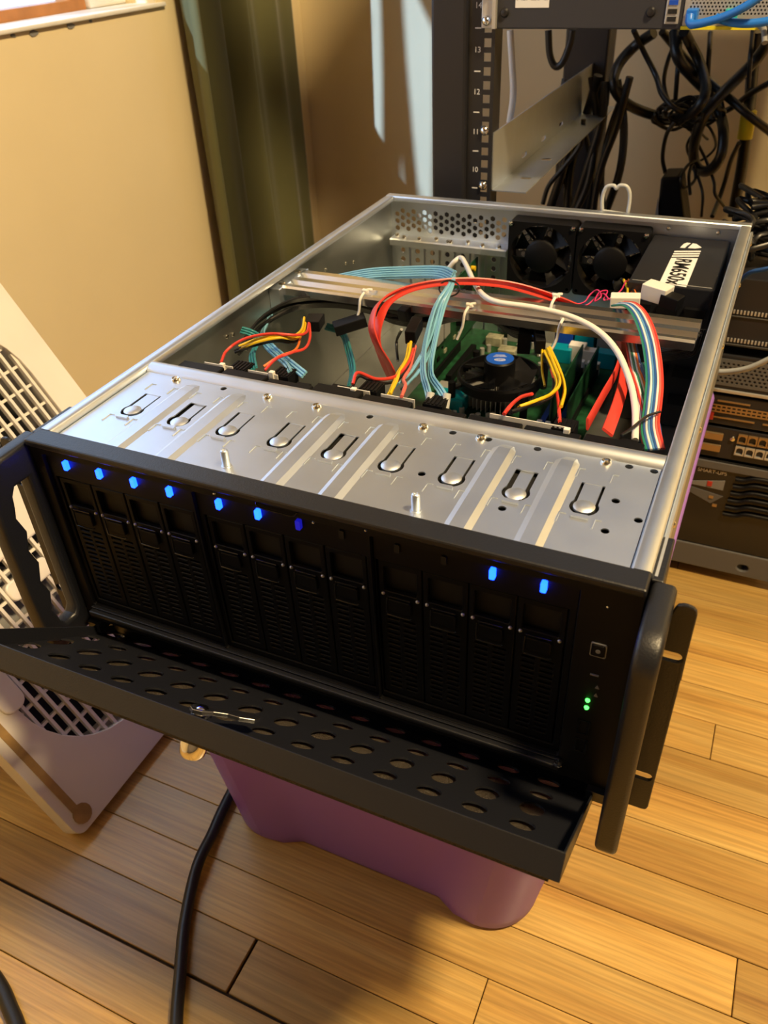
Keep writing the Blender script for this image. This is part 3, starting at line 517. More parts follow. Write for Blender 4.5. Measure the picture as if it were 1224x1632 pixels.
# purple storage tub that carries the server
def tub():
    t = thing('storage_tub', (.21, .30, FZ), 'translucent purple plastic storage tub under the server', 'tub')
    ZTOP = -.1785
    def ring(h):
        g = h; z = FZ + (ZTOP-FZ)*h
        x0 = .030 + (-.012-.030)*g; x1 = .377 + (.428-.377)*g; y0 = .0575 + (.031-.0575)*g; y1 = .575 + (.62-.575)*g; r = .050
        pts = []
        N = 10
        def arc(cx, cy, q): return [(cx+r*math.cos(math.radians(q+90*k/N)), cy+r*math.sin(math.radians(q+90*k/N))) for k in range(N+1)]
        pts += arc(x1-r, y1-r, 0) + arc(x0+r, y1-r, 90) + arc(x0+r, y0+r, 180)
        ins = .013*max(0, 1-g*1.1)                     # the front wall is set back between the corner pillars
        a, b = x0+.080, x1-.080
        for k in range(13):
            s = k/12; xx = x0+r + (x1-r-x0-r)*s
            d = min(1, max(0, min((xx-(x0+.062))/.030, ((x1-.062)-xx)/.030))); d = d*d*(3-2*d); pts.append((xx, y0 + ins*d))
        pts += arc(x1-r, y0+r, 270)
        # the sides bulge outward a little under the load near the top
        out = []
        for (x, y) in pts:
            if x > x1-.004: x += .019*g*max(0, math.sin(math.pi*(y-.10)/.48))
            out.append((x, y, z))
        return out
    L = [0, .02, .06, .15, .3, .45, .6, .75, .9, 1.0]; vs = []; m = None
    for h in L:
        r = ring(h)
        if h == 0: c = (sum(p[0] for p in r)/len(r), sum(p[1] for p in r)/len(r)); r = [(c[0]+(p[0]-c[0])*.975, c[1]+(p[1]-c[1])*.985, p[2]) for p in r]
        m = len(r); vs += r
    fs = [(i*m+j, i*m+(j+1) % m, (i+1)*m+(j+1) % m, (i+1)*m+j) for i in range(len(L)-1) for j in range(m)] + [tuple(range(m))[::-1]]
    b = MB().add(vs, fs).build('tub_body', M['purple'], t, smooth=50); s = b.modifiers.new('wall', 'SOLIDIFY'); s.thickness = .003; s.offset = -1
    r = ring(1.0); path = [Vector(p)+Vector((0, 0, -.003)) for p in r] + [Vector(r[0])+Vector((0, 0, -.003)), Vector(r[1])+Vector((0, 0, -.003))]
    MB().tube(path, .0035, 8).build('tub_rim', M['purple'], t, smooth=60)
tub()
# ------------------------------------------------------------------ the server chassis
srv = thing('server_chassis', (.215, .32, -.1775), 'open black and silver rackmount server with twelve drive trays on the purple tub', 'server')
def sheet_metal():
    MB().box(.002, .428, .018, .632, -.1775, -.176).build('floor_pan', M['steel_dull'], srv)
    MB().box(.0004, .0016, .0165, .6335, -.1765, -.002).build('side_panel', M['steel_dull'], srv)
    MB().box(.4284, .4296, .0165, .6335, -.1765, -.002).build('side_panel', M['steel_dull'], srv)
    prof = [(0, -.012), (0, -.0012), (.0012, 0), (.0095, 0), (.0108, -.0012), (.0108, -.006), (.0096, -.006), (.0096, -.002), (.0014, -.002), (.0014, -.012)]
    MB().prism(prof, .0165, .6215, lambda u, v, w: (u, w, v)).build('top_rail', M['steel'], srv, smooth=50)
    MB().prism(prof, .0165, .6215, lambda u, v, w: (.43-u, w, v)).build('top_rail', M['steel'], srv, smooth=50)
    MB().prism([(p[0]*1.1, p[1]) for p in prof], 0, .43, lambda u, v, w: (w, .6345-u, v)).build('top_rail', M['steel'], srv, smooth=50, bevel=.001)
    MB().prism([(0, -.014), (.0005, -.004), (.0015, -.0028), (.003, -.003), (.0035, -.006), (.0035, -.014)], .0175, .612, lambda u, v, w: (.430+u, w, v)).build('outer_lip', M['steel'], srv, smooth=50)
    for y in (.075, .19, .33, .47, .59): MB().lathe([(0, .0012), (.0018, .001), (.0024, 0)], (.4336, y, -.009), (1, 0, 0), 10).build('rivet', M['screw'], srv, smooth=60)
    # rolled crossbar
    arc = [(.132+.0085*math.cos(math.radians(q)), -.0085+.0085*math.sin(math.radians(q))) for q in range(0, 181, 15)] + [(.1235, -.014), (.1405, -.014)]
    MB().prism(arc, .0112, .4188, lambda u, v, w: (w, u, v)).build('crossbar', M['steel'], srv, smooth=40)
    # extruded aluminium beam
    bp = [(.336, -.0195), (.336, -.0125), (.338, -.0105), (.343, -.0105), (.346, -.0145), (.352, -.0155), (.355, -.0105), (.362, -.0100), (.366, -.0150), (.372, -.0155), (.375, -.0105), (.383, -.0105), (.386, -.0135), (.386, -.0195)]
    MB().prism(bp, .014, .4115, lambda u, v, w: (w, u, v)).build('crossbeam', M['alu'], srv, smooth=30)
    MB().box(.0016, .0145, .330, .392, -.034, -.012).build('beam_bracket', M['steel'], srv, bevel=.001)
    for (y, z) in ((.345, -.0118), (.378, -.0118)): MB().lathe([(0, .002), (.003, .0015), (.0036, 0)], (.009, y, z), (0, 0, 1), 12).build('screw', M['screw'], srv, smooth=50)
    for (y, z) in ((.50, -.045), (.52, -.05), (.25, -.03), (.26, -.032), (.45, -.035)): MB().lathe([(0, .0015), (.0018, .001), (.0022, 0)], (.0016, y, z), (1, 0, 0), 10).build('rivet', M['screw'], srv, smooth=50)
    # rear panel
    holes = []
    for i in range(20):
        for j in range(3): holes.append(circ(.0105+.0075*i, -.0205-.0088*j-(.0044 if i % 2 == 0 else 0), .0034, 6, math.pi/6))
    for k in range(7): xc = .0190+.0206*k; holes.append([(xc-.0072, -.162), (xc+.0072, -.162), (xc+.0072, -.062), (xc-.0072, -.062)])
    for cx in (.2065, .2885):
        for i in range(-5, 6):
            for j in range(-5, 6):
                x = cx + .0078*(i + (.5 if j % 2 else 0)); z = -.0525 + .0068*j
                if math.hypot(x-cx, z+.0525) < .035: holes.append(circ(x, z, .0034, 6, math.pi/6))
    holes.append([(.345, -.16), (.405, -.16), (.405, -.06), (.345, -.06)])
    MB().plate([(.0016, -.1765), (.4284, -.1765), (.4284, -.002), (.0016, -.002)], holes, .0012, XZ(.6325)).build('rear_panel', M['steel'], srv)
    MB().prism([(.6325, -.0495), (.612, -.0495), (.6105, -.051), (.6105, -.058), (.612, -.058), (.612, -.0512), (.6325, -.0512)], .0085, .1635, lambda u, v, w: (w, u, v)).build('slot_flange', M['steel'], srv)
    for i, x in enumerate((.014, .026, .047, .068, .089, .086, .110, .131, .152)): MB().lathe([(0, .0035), (.0024, .003), (.003, .001), (.003, 0)], (x, .617+.006*(i % 3 == 0), -.0495), (0, 0, 1), 10).build('screw', M['screw'], srv, smooth=50)
    cover = None
    for k in range(7):
        xc = .0190+.0206*k; hs = [] if k == 5 else [circ(xc, -.069-.0115*j, .0032, 12) for j in range(8)]
        MB().plate(rrect(xc-.0090, xc+.0090, -.166, -.0575, .003), hs, .0012, XZ(.628)).build('slot_cover', M['steel'], srv, bevel=.0004, seg=1)
    for x in (.165, .247, .2485, .329): MB().lathe([(0, .002), (.0024, .0015), (.003, 0)], (x+(.004 if x in (.165, .2485) else -.004), .6068, -.0155), (0, -1, 0), 10).build('screw', M['chrome'], srv, smooth=50)
sheet_metal()

def drive_bay_top():
    X = [.0419+.0425*k for k in range(9)]; ZP = -.0046; holes = []
    def key(cx, cy, r=.0089, w=.0080, L=.0255):
        q0 = math.degrees(math.asin(w*.93/r)); pts = []
        # circle going the long way round (front side), then the straight arms to the back
        for i in range(15):
            q = math.radians(90+q0 + (360-2*q0)*i/14); pts.append((cx+r*math.cos(q), cy+r*math.sin(q)))
        return pts + [(cx+w*.93, cy+L), (cx-w*.93, cy+L)]
    for i, cx in enumerate(X): holes.append(key(cx, .0675))
    for (x, y) in ((.0883, .1222), (.2141, .1214), (.278, .1209), (.3382, .1225), (.3425, .1225), (.3984, .1228), (.414, .1221), (.3981, .0803), (.4142, .0657), (.3985, .0487), (.2771, .0657), (.3367, .0484), (.3039, .1222)):
        if (x, y) == (.3425, .1225): continue
        holes.append(circ(x, min(y, .1205), .0026, 12))
    pl = MB().plate([(.0135, .0160), (.4178, .0160), (.4178, .1240), (.0135, .1240)], holes, .0010, XY(ZP))
    # embossed ribs between the bays and small raised L marks round every spring tab
    for c in (.0632, .1057, .1907, .233, .318, .3607):
        secs = [(.0160, 1), (.104, 1), (.112, .8), (.118, 0)]; vs = []
        for y, g in secs:
            wb, wt = .0088*(.55+.45*g), .0046*(.5+.5*g); vs += [(c-wb, y, ZP-.0001), (c-wt, y, ZP+.0021*g), (c+wt, y, ZP+.0021*g), (c+wb, y, ZP-.0001)]
        fs = [(i*4+j, i*4+j+1, i*4+j+5, i*4+j+4) for i in range(3) for j in range(3)]
        pl.add(vs, fs)
    for cx in X:
        for dx in (-.0127, .0085):
            for y in (.098, .0475):
                pl.box(cx+dx, cx+dx+.0007, y, y+.0095, ZP-.0002, ZP+.0007); pl.box(cx+dx, cx+dx+.0042, y+.0092, y+.0100, ZP-.0002, ZP+.0007)
    pl.build('bay_top_plate', M['steel'], srv)
    MB().box(.0118, .0132, .0165, .1235, -.17, -.0052).build('bay_side', M['steel'], srv); MB().box(.4182, .4196, .0165, .1235, -.17, -.0052).build('bay_side', M['steel'], srv)
    for i, cx in enumerate(X):
        wide = i in (1, 4, 7); tw = .0044 if wide else .0056; dz = (-.0012, .0002)[not wide]
        mb = MB(); mb.box(cx-tw, cx+tw, .0665, .0945, ZP-.0022, ZP-.0012) if wide else mb.box(cx-tw, cx+tw, .0665, .0945, ZP-.0014, ZP-.0004)
        mb.lathe([(0, .0016), (.003, .0015), (.0052, .0010), (.0066, .0002), (.0066, -.0012), (0, -.0012)], (cx, .0675, ZP+dz), (0, 0, 1), 24)
        mb.prism([(cx-.0052, .0545), (cx+.0052, .0545), (cx+.0044, .0578), (cx-.0044, .0578)], ZP+.0001, ZP+.0016, lambda u, v, w: (u, v, w))
        mb.build('spring_tab', M['steel'], srv, smooth=40)
    for k in (0, 2, 3, 5, 6, 8):
        MB().lathe([(0, .0026), (.0012, .0026), (.0014, .0018), (.0028, .0022), (.0036, .0012), (.0038, 0)], (X[k]+.0018, .1195, ZP), (0, 0, 1), 14).build('screw', M['screw'], srv, smooth=35)
    for x, y in ((.1517, .0285), (.2888, .0280)):
        MB().lathe([(0, .0118), (.0012, .0118), (.0016, .0125), (.0024, .0120), (.0027, .0108), (.0027, .0006), (.0036, .0004), (.0036, 0)], (x, y, ZP), (0, 0, 1), 18).build('standoff_post', M['steel'], srv, smooth=35)
    # dark drive cage body under the plate
    MB().box(.0145, .4170, .0125, .1225, -.170, -.0085).build('drive_cage', M['dark'], srv)
    MB().box(.018, .412, .1408, .1422, -.17, -.020).build('backplane', M['dark'], srv)
    rng = random.Random(3)
    for i, cx in enumerate(X):
        top = -.0085 - rng.uniform(0, .003); d = rng.uniform(.0155, .0195)
        mb = MB().box(cx-.0200, cx+.0200, .1428, .1425+d, -.045, top)
        if i % 2: mb.box(cx-.012, cx+.004, .1425+d, .1425+d+.010, -.045, top-.004)
        else: mb.box(cx+.002, cx+.015, .1425+d, .1425+d+.006, -.045, top-.002)
        mb.build('bay_rear_housing', M['blackp'], srv, bevel=.0008, seg=1)
    for cx in (.0545, .0975, .180, .2175, .305, .333): MB().box(cx-.014, cx+.014, .1622, .1630, -.03, -.0092).build('circuit_edge', M['white'], srv)
    for cx, y in ((.072, .166), (.112, .168), (.19, .170), (.246, .166), (.345, .165)):
        mb = MB().box(cx-.008, cx+.008, y-.004, y+.012, -.03, -.011)
        for j in range(5): mb.box(cx-.0075+.0032*j, cx-.0060+.0032*j, y-.003, y+.011, -.012, -.0102)
        mb.build('sata_plug', M['blackp'], srv)
    for cx, y in ((.059, .1615), (.106, .163), (.1815, .160), (.349, .1575)): MB().box(cx-.0022, cx+.0022, y-.002, y+.002, -.02, -.0070).build('latch_tip', M['white'], srv, bevel=.0005)
drive_bay_top()

CAGE = [(.0095, .1385, .029), (.1390, .2680, .1586), (.2685, .3960, .2857)]
def front_bezel():
    MB().box(0, .43, 0, .0168, -.0055, 0).build('bezel_top', M['black'], srv, bevel=.0014)
    MB().plate([(0, -.1765), (.43, -.1765), (.43, -.0055), (0, -.0055)], [rrect(a, b, -.1585, -.0120, .002) for a, b, c in CAGE], .0120, XZ(.0030)).build('bezel_frame', M['bezelb'], srv, bevel=.0008, seg=1)
    MB().box(.0085, .3985, -.0035, .0030, -.1650, -.1605).build('bezel_ledge', M['black'], srv, bevel=.0012)
    MB().box(.0085, .3985, .0005, .0030, -.1600, -.1588).build('bezel_ledge', M['black'], srv, bevel=.0005)
    MB().tube(spline([(.190, .0028, -.0065), (.1925, .0012, -.0092), (.205, .001, -.0098), (.2165, .0012, -.0100), (.2195, .0028, -.0078)], 5), .0006, 6).build('door_catch', M['blackg'], srv, smooth=60)
    for x, z in ((.158, -.0090), (.2305, -.0125), (.2665, -.0085)): MB().lathe([(0, .0008), (.0007, .0006), (.0010, 0)], (x, .003, z), (0, -1, 0), 8).build('screw', M['chrome'], srv)
    lit = {0: (1, 1, 1, 1), 1: (1, 1, 2, 0), 2: (0, 0, 1, 1)}
    first = None
    for ci, (a, b, c) in enumerate(CAGE):
        MB().plate([(a+.0006, -.1580), (b-.0006, -.1580), (b-.0006, -.0125), (a+.0006, -.0125)], [[(c-.0155, -.1525), (c+.1055, -.1525), (c+.1055, -.0320), (c-.0155, -.0320)]], .0040, XZ(.0060)).build('cage_front', M['blackp'], srv, bevel=.0006, seg=1)
        MB().box(a+.004, b-.004, .0055, .0060, -.0132, -.0122).build('led_shelf', M['blackp'], srv)
        for k in range(4):
            x = c + .030*k
            if lit[ci][k]:
                mm = M['led'] if lit[ci][k] == 1 else M['leddim']
                MB().prism(rrect(x-.0017, x+.0017, -.0218, -.0146, .0008, 3), .0030, .0062, lambda u, v, w: (u, w, v)).build('drive_led', mm, srv, label='glowing blue drive light' if lit[ci][k] == 1 else 'dim blue drive light')
            else:
                MB().prism(rrect(x-.0017, x+.0017, -.0212, -.0150, .0008, 3), .0045, .0062, lambda u, v, w: (u, w, v)).build('drive_led', M['dark'], srv)
            if first is None:
                holes = [rrect(x-.0112, x+.0112, -.0570, -.0370, .001, 2)]
                for j in range(15):
                    for s in (-1, 1): zz = -.0800 - .0046*j; holes.append([(x+s*.0058-.0042, zz-.0009), (x+s*.0058+.0042, zz-.0009), (x+s*.0058+.0042, zz+.0009), (x+s*.0058-.0042, zz+.0009)])
                first = MB().plate([(x-.0145, -.1518), (x+.0145, -.1518), (x+.0145, -.0330), (x-.0145, -.0330)], holes, .0035, XZ(.0070)).build('drive_tray', M['blackp'], srv, bevel=.0005, seg=1)
                MB().prism(rrect(x-.0078, x+.0078, -.0718, -.0610, .0012, 2), .0045, .0075, lambda u, v, w: (u, w, v)).build('release_button', M['blackp'], first, bevel=.0008)
                lv = MB().tube([(x-.0078, .0048, -.0588), (x+.0078, .0048, -.0588)], .0007, 6)
                lv.tube(spline([(x-.0085, .0045, -.0600), (x-.0085, .0042, -.0725), (x-.0065, .0040, -.0738), (x+.0065, .0040, -.0738), (x+.0085, .0042, -.0725)], 3), .0006, 6)
                lv.build('latch_bar', M['blackg'], first, smooth=60)
                for s in (-1, 1): MB().lathe([(0, .0014), (.0008, .0012), (.0013, .0005), (.0013, 0)], (x+s*.0118, .0070, -.0592), (0, -1, 0), 10).build('latch_stud', M['silver'], first, smooth=60)
                MB().box(x-.0125, x+.0125, .0120, .0125, -.1500, -.0345).build('tray_backing', M['dark'], first)
            else:
                dup(first, Vector((x-(CAGE[0][2]), 0, 0)), srv)
    # control panel at the right end
    P = .0030; pb = (.4105, -.0535)
    MB().plate(rrect(pb[0]-.0046, pb[0]+.0046, pb[1]-.0052, pb[1]+.0052, .0012), [rrect(pb[0]-.0040, pb[0]+.0040, pb[1]-.0046, pb[1]+.0046, .001)], .0012, XZ(P-.0010)).build('power_button', M['rubber'], srv)
    MB().prism(rrect(pb[0]-.0036, pb[0]+.0036, pb[1]-.0042, pb[1]+.0042, .0012), P-.0016, P, lambda u, v, w: (u, w, v)).build('power_button', M['blackp'], srv, bevel=.0004)
    MB().prism(circ(pb[0], pb[1], .0014, 10), P-.0019, P-.0016, lambda u, v, w: (u, w, v)).build('power_mark', M['rubber'], srv)
    MB().box(.4080, .4130, P-.001, P, -.0745, -.0738).build('reset_slit', M['rubber'], srv)
    MB().lathe([(0, .0006), (.0006, .0004), (.0009, 0)], (.4115, P, -.0205), (0, -1, 0), 8).build('screw', M['chrome'], srv)
    for z in (-.0835, -.0905): MB().prism([(.4120, z-.0014), (.4145, z-.0014), (.4132, z+.0014)], P-.0006, P, lambda u, v, w: (u, w, v)).build('panel_symbol', M['rubber'], srv)
    for z in (-.0972, -.1038): MB().lathe([(0, .0016), (.0010, .0013), (.0015, .0004), (.0015, 0)], (.4090, P, z), (0, -1, 0), 12).build('status_led', M['ledg'], srv, label='small glowing green status light')
    for z in (-.1225, -.1400): MB().plate([(.4050, z-.0065), (.4130, z-.0065), (.4130, z+.0065), (.4050, z+.0065)], [[(.4065, z-.0055), (.4115, z-.0055), (.4115, z+.0055), (.4065, z+.0055)]], .0014, XZ(P-.0006)).build('usb_port', M['blackg'], srv)
    MB().lathe([(0, .0022), (.0025, .0018), (.0030, .0004), (.0030, 0)], (.3975, -.0015, -.1600), (0, 0, 1), 12).build('hinge_pin', M['chrome'], srv, smooth=40)
    # handles, side plates and rack ears on both sides
    out = [(.014, -.0035), (-.018, -.0040)] + [(-.0215+.0185*math.cos(math.radians(q)), -.0225+.0185*math.sin(math.radians(q))) for q in range(90, 181, 15)] + [(-.040, -.172)] + [(-.030+.010*math.cos(math.radians(q)), -.174+.010*math.sin(math.radians(q))) for q in range(190, 271, 20)] + [(.014, -.184)]
    inn = [(-.0045, -.030), (-.0045, -.158), (-.008, -.163), (-.018, -.163), (-.022, -.158)] + [(-.0235-.0022*math.sin(q*math.pi/2.0), -.150+.0075*q) for q in range(0, 15)] + [(-.022, -.036), (-.018, -.030)]
    for s in (0, 1):
        fx = (lambda x: x) if s else (lambda x: .43-x)
        MB().round_plate(out, [inn], .0136, .0032, lambda u, v, w: (fx(.4309+w), u, v)).build('handle', M['black'], srv, smooth=50)
        MB().box(min(fx(.4300), fx(.4368)), max(fx(.4300), fx(.4368)), .014, .054, -.1765, -.0030).build('side_plate', M['black'], srv, bevel=.001)
        ear = [(.4385, -.181)] + [(.4523+.004*math.cos(math.radians(q)), -.1770+.004*math.sin(math.radians(q))) for q in range(270, 361, 30)] + [(.4513+.005*math.cos(math.radians(q)), -.0090+.005*math.sin(math.radians(q))) for q in range(0, 91, 30)] + [(.4490, -.0040), (.4462, -.0052), (.4448, -.0085), (.4442, -.0125), (.4400, -.0130), (.4385, -.0125)]
        sl = [rrect(.4412, .4545, z-.0033, z+.0033, .0033, 5) for z in (-.0420, -.1480)]
        MB().plate([(fx(p[0]), p[1]) for p in ear], [[(fx(p[0]), p[1]) for p in q] for q in sl], .0026, XZ(.0010)).build('rack_ear', M['black'], srv, bevel=.0006, seg=1)
front_bezel()

MB().box(.0005, .4295, .0160, .0180, -.2030, -.1768).build('bottom_skirt', M['black'], srv)
for hx in (.0005, .4175): MB().box(hx, hx+.012, -.0015, .0160, -.1860, -.1768).build('hinge_bracket', M['black'], srv)
def drop_door():
    a = math.radians(38.5); ca, sa = math.cos(a), math.sin(a); HY, HZ = -.002, -.180
    fn = lambda x, d, n: (x, HY - ca*d - sa*n, HZ + sa*d - ca*n)
    holes = []; X0, X1 = .0068, .4222
    for r, d in enumerate((.1085, .0764, .0444, .0115, -.0204)):
        for k in range(14):
            x = .3915-.029*k
            if r == 0 and .17 < x < .225: continue
            el = (.95, 1.1, 1.55, 1.0, .95)[r]; holes.append(circ(x, d, .0079, 20, 0, el))
    door = MB().plate([(X0, -.034), (X1, -.034), (X1, .1345), (X0, .1345)], holes, .0014, lambda u, v, w: fn(u, v, .0067+w))
    do = door.build('door', M['black'], srv)
    MB().prism([(.1335, -.0076), (.1350, -.0076), (.1350, .0081), (.1335, .0081)], X0, X1, lambda u, v, w: fn(w, u, v)).build('door_rim', M['black'], do, bevel=.0005)
    for xx in (X0, X1-.0014): MB().prism([(-.034, .0081), (.1338, .0081), (.1338, -.0076), (.004, -.0006), (-.034, .0010)], xx, xx+.0014, lambda u, v, w: fn(w, u, v)).build('door_rim', M['black'], do, bevel=.0003, seg=1)
    MB().prism([(-.040, .0105), (.126, .0105), (.126, .0130), (-.040, .0130)], X0+.006, X1-.006, lambda u, v, w: fn(w, u, v)).build('dust_filter', M['foam'], do, label='grainy brown dust filter behind the holes')
    # lock: barrel through the sheet, cam lever on the inside
    ax = Vector((0, sa, ca)); c = Vector(fn(.1905, .1130, -.0030))
    MB().lathe([(0, .0050), (.0030, .0046), (.0045, .0030), (.0058, .0010), (.0072, 0), (.0072, -.0014), (.0050, -.0016), (.0050, -.0110)], c, ax, 20).build('lock_nut', M['chrome'], do, smooth=40)
    lever = [(-.0060, .0055), (-.0075, 0), (-.0060, -.0055), (0, -.0070), (.0070, -.0040), (.0160, -.0035), (.0230, -.0066), (.0330, -.0064), (.0368, 0), (.0330, .0064), (.0230, .0066), (.0160, .0035), (.0070, .0042), (0, .0070)]
    q = math.radians(-33); cq, sq = math.cos(q), math.sin(q)
    MB().prism([(.1905+p[0]*cq-p[1]*sq, .1130+p[0]*sq+p[1]*cq) for p in lever], -.0062, -.0034, lambda u, v, w: fn(u, v, w)).build('lock_lever', M['alu'], do, bevel=.0004)
    MB().lathe([(0, -.0290), (.0060, -.0285), (.0080, -.0260), (.0090, -.0200), (.0090, -.0110)], c, ax, 20).build('lock_barrel', M['chrome'], do, smooth=40)
drop_door()
# ------------------------------------------------------------------ parts inside the open server
def case_fan(cx, label):
    cz = -.0525; t = thing('case_fan', (cx, .62, cz-.04), label, 'fan', 'exhaust fans in the rear of the server')
    MB().plate(rrect(cx-.040, cx+.040, cz-.040, cz+.040, .004), [circ(cx, cz, .0375, 40)] + [circ(cx+sx*.0355, cz+sz*.0355, .0021, 8) for sx in (-1, 1) for sz in (-1, 1)], .025, XZ(.6072)).build('frame', M['blackp'], t, smooth=40)
    MB().lathe([(0, .0175), (.017, .0175), (.0195, .0155), (.0200, 0), (0, 0)], (cx, .6255, cz), (0, -1, 0), 32).build('hub', M['blackp'], t, smooth=40)
    for k in range(4):
        q = 2*math.pi*(k+.5)/4; MB().tube([(cx+.019*math.cos(q), .629, cz+.019*math.sin(q)), (cx+.038*math.cos(q), .629, cz+.038*math.sin(q))], .0016, 6).build('strut', M['blackp'], t)
    for k in range(7):
        q = 2*math.pi*k/7; vs = []
        for r, tw in ((.0195, .30), (.028, .36), (.0362, .40)):
            for sgn in (-1, 1):
                p = q + sgn*tw; y = .6165 + sgn*.0065; vs += [(cx+r*math.cos(p), y, cz+r*math.sin(p)), (cx+r*math.cos(p), y+.0009, cz+r*math.sin(p))]
        fs = []
        for i in (0, 4): fs += [(i, i+2, i+6, i+4), (i+1, i+5, i+7, i+3), (i, i+4, i+5, i+1), (i+2, i+3, i+7, i+6)]
        fs += [(0, 1, 3, 2), (8, 10, 11, 9)]
        MB().add(vs, fs).build('blade', M['blackp'], t, smooth=60)
case_fan(.2065, 'black square exhaust fan between the slot covers and the other exhaust fan')
case_fan(.2885, 'black square exhaust fan right beside the power supply')

def psu():
    x0, x1, y0, y1, zt = .3305, .4125, .480, .6305, -.0205
    t = thing('power_supply', ((x0+x1)/2, (y0+y1)/2, -.1755), 'black power supply with white lettered label in the rear corner of the server', 'power supply')
    MB().box(x0, x1, y0, y1, -.1755, zt).build('case', M['black'], t, bevel=.0015)
    MB().prism([(x0+.003, y0+.004), (x1-.003, y0+.004), (x1-.003, y0+.0055), (x0+.003, y0+.0055)], zt, zt+.0003, lambda u, v, w: (u, v, w)).build('seam', M['rubber'], t)
    # label: white block with the letters cut dark, three slanted bars and the sail mark
    MB().prism([(.3600, .4850), (.3862, .4800), (.3862, .5650), (.3600, .5580)], zt, zt+.0003, lambda u, v, w: (u, v, w)).build('label', M['label'], t)
    tm = Matrix(((0, 1, 0, .3732), (-1, 0, 0, .5220), (0, 0, 1, zt+.0005), (0, 0, 0, 1)))
    tm = Matrix(((0, 1, 0, .3727), (-1, 0, 0, .5215), (0, 0, 1, zt+.0005), (0, 0, 0, 1)))
    text_mesh('RM650x', .0222, 'lettering', M['ink'], t, tm, .0001, .0004)
    for j in range(3):
        y = .5620+.0075*j; MB().prism([(.3600, y), (.3862, y+.0085), (.3862, y+.0125), (.3600, y+.0040)], zt, zt+.0003, lambda u, v, w: (u, v, w)).build('label_bar', M['label'], t)
    for pts in ([(.3640, .5930), (.3660, .6070), (.3690, .6115), (.3730, .6110), (.3705, .6030), (.3690, .5935)], [(.3720, .5945), (.3750, .6110), (.3790, .6100), (.3855, .6000), (.3795, .5950)]):
        MB().prism(pts, zt, zt+.0003, lambda u, v, w: (u, v, w)).build('sail_mark', M['label'], t)
    for i, x in enumerate((.345, .398)): MB().lathe([(0, .002), (.0022, .0015), (.0028, 0)], (x, .6300-.0002, -.0125), (0, -1, 0), 10).build('screw', M['chrome'], t, smooth=50)
    for r in range(4):
        for k in range(3): x = x0+.016+.026*k; z = -.045-.032*r; MB().box(x-.010, x+.010, y0-.006, y0, z-.005, z+.005).build('modular_socket', M['blackp'], t)
psu()

def board():
    BZ = -.1640
    t = thing('motherboard', (.165, .51, -.1755), 'green circuit board with blue connectors and memory slots on the floor of the server', 'motherboard')
    MB().box(.110, .318, .386, .628, BZ-.0016, BZ).build('circuit_board', M['pcb'], t)
    for i, x in enumerate((.122, .1426)): MB().box(x-.0035, x+.0035, .470, .560, BZ, BZ+.011).build('expansion_slot', M['blackp'], t, bevel=.0005)
    for i, x in enumerate((.272, .281, .290, .299)):
        s = MB().box(x-.0028, x+.0028, .400, .545, BZ, BZ+.009).build('memory_slot', M['blackp'] if i % 2 else M['blueconn'], t)
        for y in (.396, .549): MB().box(x-.0028, x+.0028, y-.004, y+.004, BZ, BZ+.016).build('slot_clip', M['white'], s, bevel=.0005)
    for x in (.281, .299): MB().box(x-.0008, x+.0008, .403, .542, BZ+.008, BZ+.040).build('memory_module', M['pcb'], t)
    for (x0, x1, h, m) in ((.172, .190, .030, 'silver'), (.193, .211, .013, 'blueconn'), (.215, .233, .030, 'silver'), (.236, .256, .034, 'blueconn'), (.258, .282, .026, 'cyan'), (.286, .312, .028, 'silver')):
        MB().box(x0, x1, .604, .627, BZ, BZ+h).build('port_block', M[m], t, bevel=.0006)
    for (x, y, s, h, m) in ((.165, .42, .018, .016, 'cyan'), (.150, .45, .012, .010, 'silver'), (.250, .575, .013, .018, 'cyan'), (.230, .580, .010, .014, 'pcb2'), (.268, .580, .010, .022, 'white'), (.283, .578, .009, .018, 'white'), (.160, .590, .010, .012, 'pcb2'), (.185, .565, .011, .010, 'pcb2'), (.305, .575, .011, .020, 'cyan'), (.235, .40, .012, .008, 'pcb2')):
        MB().box(x-s, x+s, y-s*.7, y+s*.7, BZ, BZ+h).build('board_component', M[m], t, bevel=.0008)
    rng = random.Random(9)
    for i in range(26):
        x = rng.uniform(.15, .265); y = rng.uniform(.53, .60) if i % 2 else rng.uniform(.395, .41); MB().cyl((x, y, BZ), (x, y, BZ+.009), .0030, n=10).build('capacitor', M['silver'], t, smooth=40)
board()

def hba():
    t = thing('expansion_card', (.122, .54, -.153), 'green expansion card standing upright in a slot with gold contacts', 'card')
    MB().box(.1220, .1236, .462, .624, -.1520, -.066).build('circuit_board', M['pcb'], t)
    MB().box(.1180, .1192, .624, .6265, -.163, -.058).build('bracket', M['steel'], t)
    MB().box(.1236, .1300, .545, .585, -.125, -.085).build('chip_heatsink', M['blackp'], t, bevel=.0006)
    rng = random.Random(5)
    for i in range(34): y = rng.uniform(.575, .612); z = rng.uniform(-.125, -.075); MB().box(.1236, .1243, y-.0012, y+.0012, z-.0012, z+.0012).build('solder_pad', M['gold'], t)
    for i in range(16): y = rng.uniform(.47, .56); z = rng.uniform(-.145, -.075); s = rng.uniform(.0015, .004); MB().box(.1236, .1250, y-s, y+s, z-s*.6, z+s*.6).build('surface_part', M['pcb2'] if i % 2 else M['blackp'], t)
    MB().cyl((.1236, .600, -.072), (.1285, .600, -.072), .0032, n=10).build('capacitor', M['yellow'], t, smooth=40)
    for y in (.478, .500): MB().box(.1236, .1300, y-.009, y+.009, -.118, -.098).build('cable_socket', M['silver'], t)
hba()

